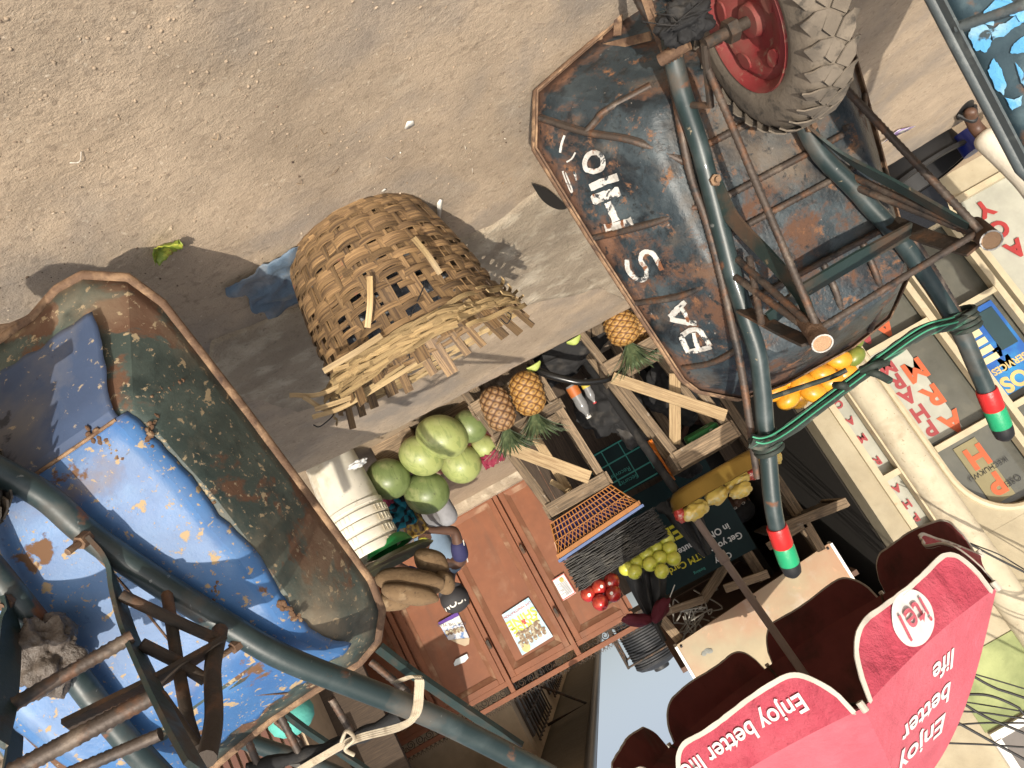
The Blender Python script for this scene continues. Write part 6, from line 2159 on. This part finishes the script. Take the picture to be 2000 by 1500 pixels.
    if cap is not None:
        q = V((0, 0, 1)).rotation_difference(up).to_matrix()
        mb = MB(); mb.lathe([(.1, .0), (.102, .03), (.094, .07), (.065, .1), (.03, .113), (.001, .116)], hc_+up*.03, 32, q)
        cp = mb.build('cap', cap, o, 180)
        mb = MB()
        mb.grid(lambda a, b: hc_+up*(.035-.012*b-.02*(a-.5)**2*4)+rt*(math.sin((a-.5)*2.2)*.1)+fw*(.09*math.cos((a-.5)*2.2)+.075*b*math.cos((a-.5)*2.6)), 14, 5)
        mb.build('cap_brim', cap, cp, 180, solid=.004)
    if hair is not None:
        mb = MB(); crumple(mb, hc_+up*.05-fw*.018, (.088, .1, .075), None, .06, 30); mb.build('hair', hair, o, 180)
    return o


m_navy = M('navy_sleeve', (.02, .02, .075), .8, bump=[(30, .3, .004)])
m_lbl = M('pale_blue_shirt', (.22, .31, .42), .85, bump=[(20, .4, .006)])
m_grey = M('grey_trousers', (.25, .25, .26), .85, layers=[((.19, .19, .2), 4, .5, .7)], bump=[(14, .5, .012)])
m_cap = M('black_cap', (.03, .028, .03), .75)
p1 = person('person in a dark cap and grey trousers seated low behind the yams', (1.1, 5.75, LOW), {
    'head': (1.10, 5.56, .745), 'neck': (1.11, 5.66, .64), 'chest': (1.11, 5.74, .50), 'pelvis': (1.10, 5.86, .14), 'face': (-.05, -.8, -.5),
    'shL': (.955, 5.66, .57), 'elL': (.87, 5.50, .37), 'wrL': (1.00, 5.38, .30), 'hipL': (1.02, 5.8, .13), 'knL': (.845, 5.40, .29), 'anL': (.85, 5.36, -.03), 'toeL': (.83, 5.22, -.09),
    'shR': (1.27, 5.68, .57), 'elR': (1.37, 5.52, .37), 'wrR': (1.21, 5.38, .29), 'hipR': (1.18, 5.8, .13), 'knR': (1.34, 5.40, .29), 'anR': (1.3, 5.36, -.03), 'toeR': (1.32, 5.22, -.09)},
    (m_lbl, m_navy, m_grey, .72, .9), cap=m_cap)
capo = [c for c in p1.children if c.name.startswith('cap')][0]
cpc = V((1.10, 5.56, .745))
fw_, up_ = V((-.05, -.95, .28)).normalized(), V((0, .3, 1)).normalized()


def capfn(x, y):
    th = x/.105
    return V((1.10, 5.56, .745))+V((0, 0, 1))*(.062+y)+V((math.sin(th)*.103, -math.cos(th)*.112-.018, 0))


text('cap_lettering', 'ICON', .075, (0, 0, 0), (1, 0, 0), (0, 0, 1), m_paper, capo, .0015, fn=capfn)
mb = MB(); mb.box((1.1, 5.9, -.03), (.34, .3, .17)); tag(mb.build('low_stool', m_wood, None, 0, loc=(1.1, 5.9, LOW), bevel=.01), 'low wooden stool under the seated man in the cap', 'stool')
mb, pp = epx(829, 1057, 5.28, 11, 8, 20, .1); tag(mb.build('peeled_fruit', m_gap, None, 180, loc=pp), 'small green fruit in the hands of the seated man', 'fruit')
m_kaf = M('white_trouser_cloth', (.62, .57, .47), .85, layers=[((.5, .44, .34), 3, .5, .75)], bump=[(14, .5, .012)])
m_kaf2 = M('pale_kaftan', (.55, .58, .62), .85, bump=[(14, .4, .012)])
fx, fy = -2.70, 3.80
person('person in cream trousers and black sandals walking at the shop edge', (fx, fy, 0), {
    'head': (fx-.2, fy+.1, 1.62), 'neck': (fx-.2, fy+.12, 1.48), 'chest': (fx-.2, fy+.12, 1.3), 'pelvis': (fx-.18, fy+.1, .92), 'face': (.6, -.8, 0),
    'shL': (fx-.38, fy+.1, 1.4), 'elL': (fx-.45, fy+.12, 1.12), 'wrL': (fx-.42, fy, .88), 'hipL': (fx-.27, fy+.1, .86), 'knL': (fx-.36, fy+.2, .46), 'anL': (fx-.46, fy+.34, .09), 'toeL': (fx-.4, fy+.2, .03),
    'shR': (fx-.02, fy+.1, 1.4), 'elR': (fx+.03, fy+.14, 1.12), 'wrR': (fx+.0, fy+.02, .88), 'hipR': (fx-.1, fy+.08, .86), 'knR': (fx-.03, fy-.02, .46), 'anR': (fx+.005, fy+.0, .09), 'toeR': (fx+.06, fy-.13, .03)},
    (m_kaf2, m_kaf2, m_kaf, 1.0, .93), hair=m_blackcloth)
# turquoise cap person behind the near barrow
tx, ty = 2.06, 4.5
p3 = person('person with a turquoise head wrap sitting behind the near wheelbarrow', (tx, ty, LOW), {
    'head': (tx-.02, ty, .86), 'neck': (tx, ty+.05, .73), 'chest': (tx, ty+.08, .58), 'pelvis': (tx, ty+.15, .2), 'face': (-.5, -.85, -.1),
    'shL': (tx-.18, ty+.08, .66), 'elL': (tx-.26, ty, .42), 'wrL': (tx-.1, ty-.15, .36), 'hipL': (tx-.08, ty+.12, .18), 'knL': (tx-.16, ty-.28, .3), 'anL': (tx-.14, ty-.3, -.03), 'toeL': (tx-.14, ty-.44, -.09),
    'shR': (tx+.18, ty+.08, .66), 'elR': (tx+.26, ty, .42), 'wrR': (tx+.1, ty-.15, .36), 'hipR': (tx+.08, ty+.12, .18), 'knR': (tx+.16, ty-.28, .3), 'anR': (tx+.14, ty-.3, -.03), 'toeR': (tx+.14, ty-.44, -.09)},
    (m_navy, m_navy, M('dark_wrapper', (.05, .02, .03), .85), .6, .9))
m_turq = M('turquoise_cloth', (.1, .42, .36), .75, layers=[((.07, .32, .29), 4, .5, .7)], bump=[(10, .6, .015)])
mb = MB(); mb.lathe([(.1, -.0), (.125, .03), (.135, .08), (.12, .13), (.08, .165), (.04, .18), (.001, .185)], (tx-.02, ty+.02, .87), 40); mb.build('head_wrap', m_turq, p3, 180)
mb = MB(); mb.lathe([(.09, -.015), (.104, .0), (.106, .03), (.1, .04)], (tx-.02, ty+.015, .865), 32); mb.build('wrap_band', M('navy_beads', (.02, .02, .1), .4, bump=[(150, 1, .006)]), p3, 60)
mb = MB(); mb.box((tx, ty+.2, 0), (.36, .34, .24)); tag(mb.build('low_stool', m_wood, None, 0, loc=(tx, ty+.2, LOW), bevel=.01), 'low stool under the person with the turquoise wrap', 'stool')
# seller in the shade of the kiosk
kp = at(1440, 985, 5.25)
sx_, sy_ = kp.x, kp.y
hz_ = kp.z
person('person with short dark hair in the shade inside the kiosk', (sx_, sy_+.2, LOW), {
    'head': (sx_, sy_, hz_), 'neck': (sx_, sy_+.05, hz_-.14), 'chest': (sx_, sy_+.1, hz_-.3), 'pelvis': (sx_, sy_+.15, hz_-.68), 'face': (.1, -1, -.1),
    'shL': (sx_-.18, sy_+.1, hz_-.22), 'elL': (sx_-.25, sy_, hz_-.48), 'wrL': (sx_-.1, sy_-.1, hz_-.56), 'hipL': (sx_-.08, sy_+.12, hz_-.7), 'knL': (sx_-.12, sy_-.1, hz_-.64), 'anL': (sx_-.12, sy_-.08, 0), 'toeL': (sx_-.12, sy_-.2, -.08),
    'shR': (sx_+.18, sy_+.1, hz_-.22), 'elR': (sx_+.25, sy_, hz_-.48), 'wrR': (sx_+.1, sy_-.1, hz_-.56), 'hipR': (sx_+.08, sy_+.12, hz_-.7), 'knR': (sx_+.12, sy_-.1, hz_-.64), 'anR': (sx_+.12, sy_-.08, 0), 'toeR': (sx_+.12, sy_-.2, -.08)},
    (m_blackcloth, m_blackcloth, m_blackcloth, .6, .9), hair=m_blackcloth)

# ------------------------------------------------------------------ left edge bits, right hand shop
bn = (-2.58, 4.22, LOW)
o = thing('rubber_basin', 'big black rubber basin beside the walking person feet', 'basin', bn)
mb = MB(); mb.lathe([(.001, 0), (.24, 0), (.27, .2), (.285, .2), (.285, .21), (.262, .21), (.235, .012), (.001, .012)], bn, 40); mb.build('body', m_black, o, 40)
mb = MB(); mb.lathe([(.285, .19), (.3, .195), (.3, .215), (.285, .22)], bn, 40); mb.build('rim', m_black, o, 40)
mb = MB(); a = V((-2.35, 4.7, LOW)); mb.frame((-2.62, 4.75, .08), V((1, 0, 0)), V((0, .5, .86)), V((0, -.86, .5)), .34, .2, .012); tag(mb.build('leaning_sheet', M('glossy_black_panel', (.012, .012, .013), .2), None, 0, loc=(-2.62, 4.75, LOW), bevel=.004), 'glossy black panel leaning on the shop step behind the basin', 'panel')
mb = MB(); c = at(1872, 285, 4.0); mb.lathe([(.001, 0), (.05, 0), (.06, .12), (.001, .12)], c+V((-.05, 0, -.05)), 20); tag(mb.build('blue_cup', M('deep_blue_plastic', (.01, .02, .16), .4), None, 40, loc=c), 'deep blue plastic container next to the black basin', 'container')
flake('plastic_wrapper', 1747, 255, [(.1, .012), (.06, .03), (-.08, .02), (-.1, -.01), (0, -.02)], M('purple_wrapper', (.3, .2, .45), .5, layers=[((.7, .68, .68), 20, .5, .54)]), 'purple and white wrapper on the road beside the rusty barrow', 'wrapper', rot=-.2)
sp_ = thing('side_shop', 'plain cream shop with dark brown slatted front at the far right', 'shop', (3.4, 6.3, LOW))
mb = MB(); mb.box((4.6, 7.2, 1.1), (3.6, 1.8, 2.5)); mb.build('wall', m_hw, sp_, 0)
mb = MB(); mb.box((2.6, 6.9, .9), (.5, .05, 2.0)); mb.build('dark_door', m_dwood, sp_, 0)
mb = MB()
for k in range(22): mb.plank((2.85+.075*k, 6.27, LOW), (2.85+.075*k, 6.27, 1.5), .05, .03)
mb.build('slats', M('brown_slat', (.1, .035, .02), .6), sp_, 0)
mb = MB(); mb.box((3.7, 6.25, 1.62), (1.9, .08, .14)); mb.build('lintel', M('brown_lintel', (.12, .045, .025), .6), sp_, 0)
mb = MB(); mb.prism([(2.2, 5.8, 2.35), (2.2, 5.8, 2.42), (6.5, 5.8, 2.42), (6.5, 5.8, 2.35)], (0, 2.6, .3)); mb.build('roof', M('side_roof', (.1, .07, .05), .8), sp_, 0)
for k, (px, py, y, r_) in enumerate([(60, 1430, 2.3, .14), (110, 1480, 2.4, .12), (35, 1500, 2.2, .12)]):
    mb = MB(); p = at(px, py, y); crumple(mb, p, (r_, r_*.8, r_), nz=.5)
    tag(mb.build('rag_heap', M('brown_rag', (.12+.05*k, .095+.04*k, .07+.03*k), .7, layers=[((.3, .25, .2), 6, .55, .7)]), None, 60, loc=p), ['greyish brown sack bunched on the far wheelbarrow', 'brown crumpled rag on the far wheelbarrow frame', 'pale crumpled sheet at the lower left picture corner'][k], 'rag')
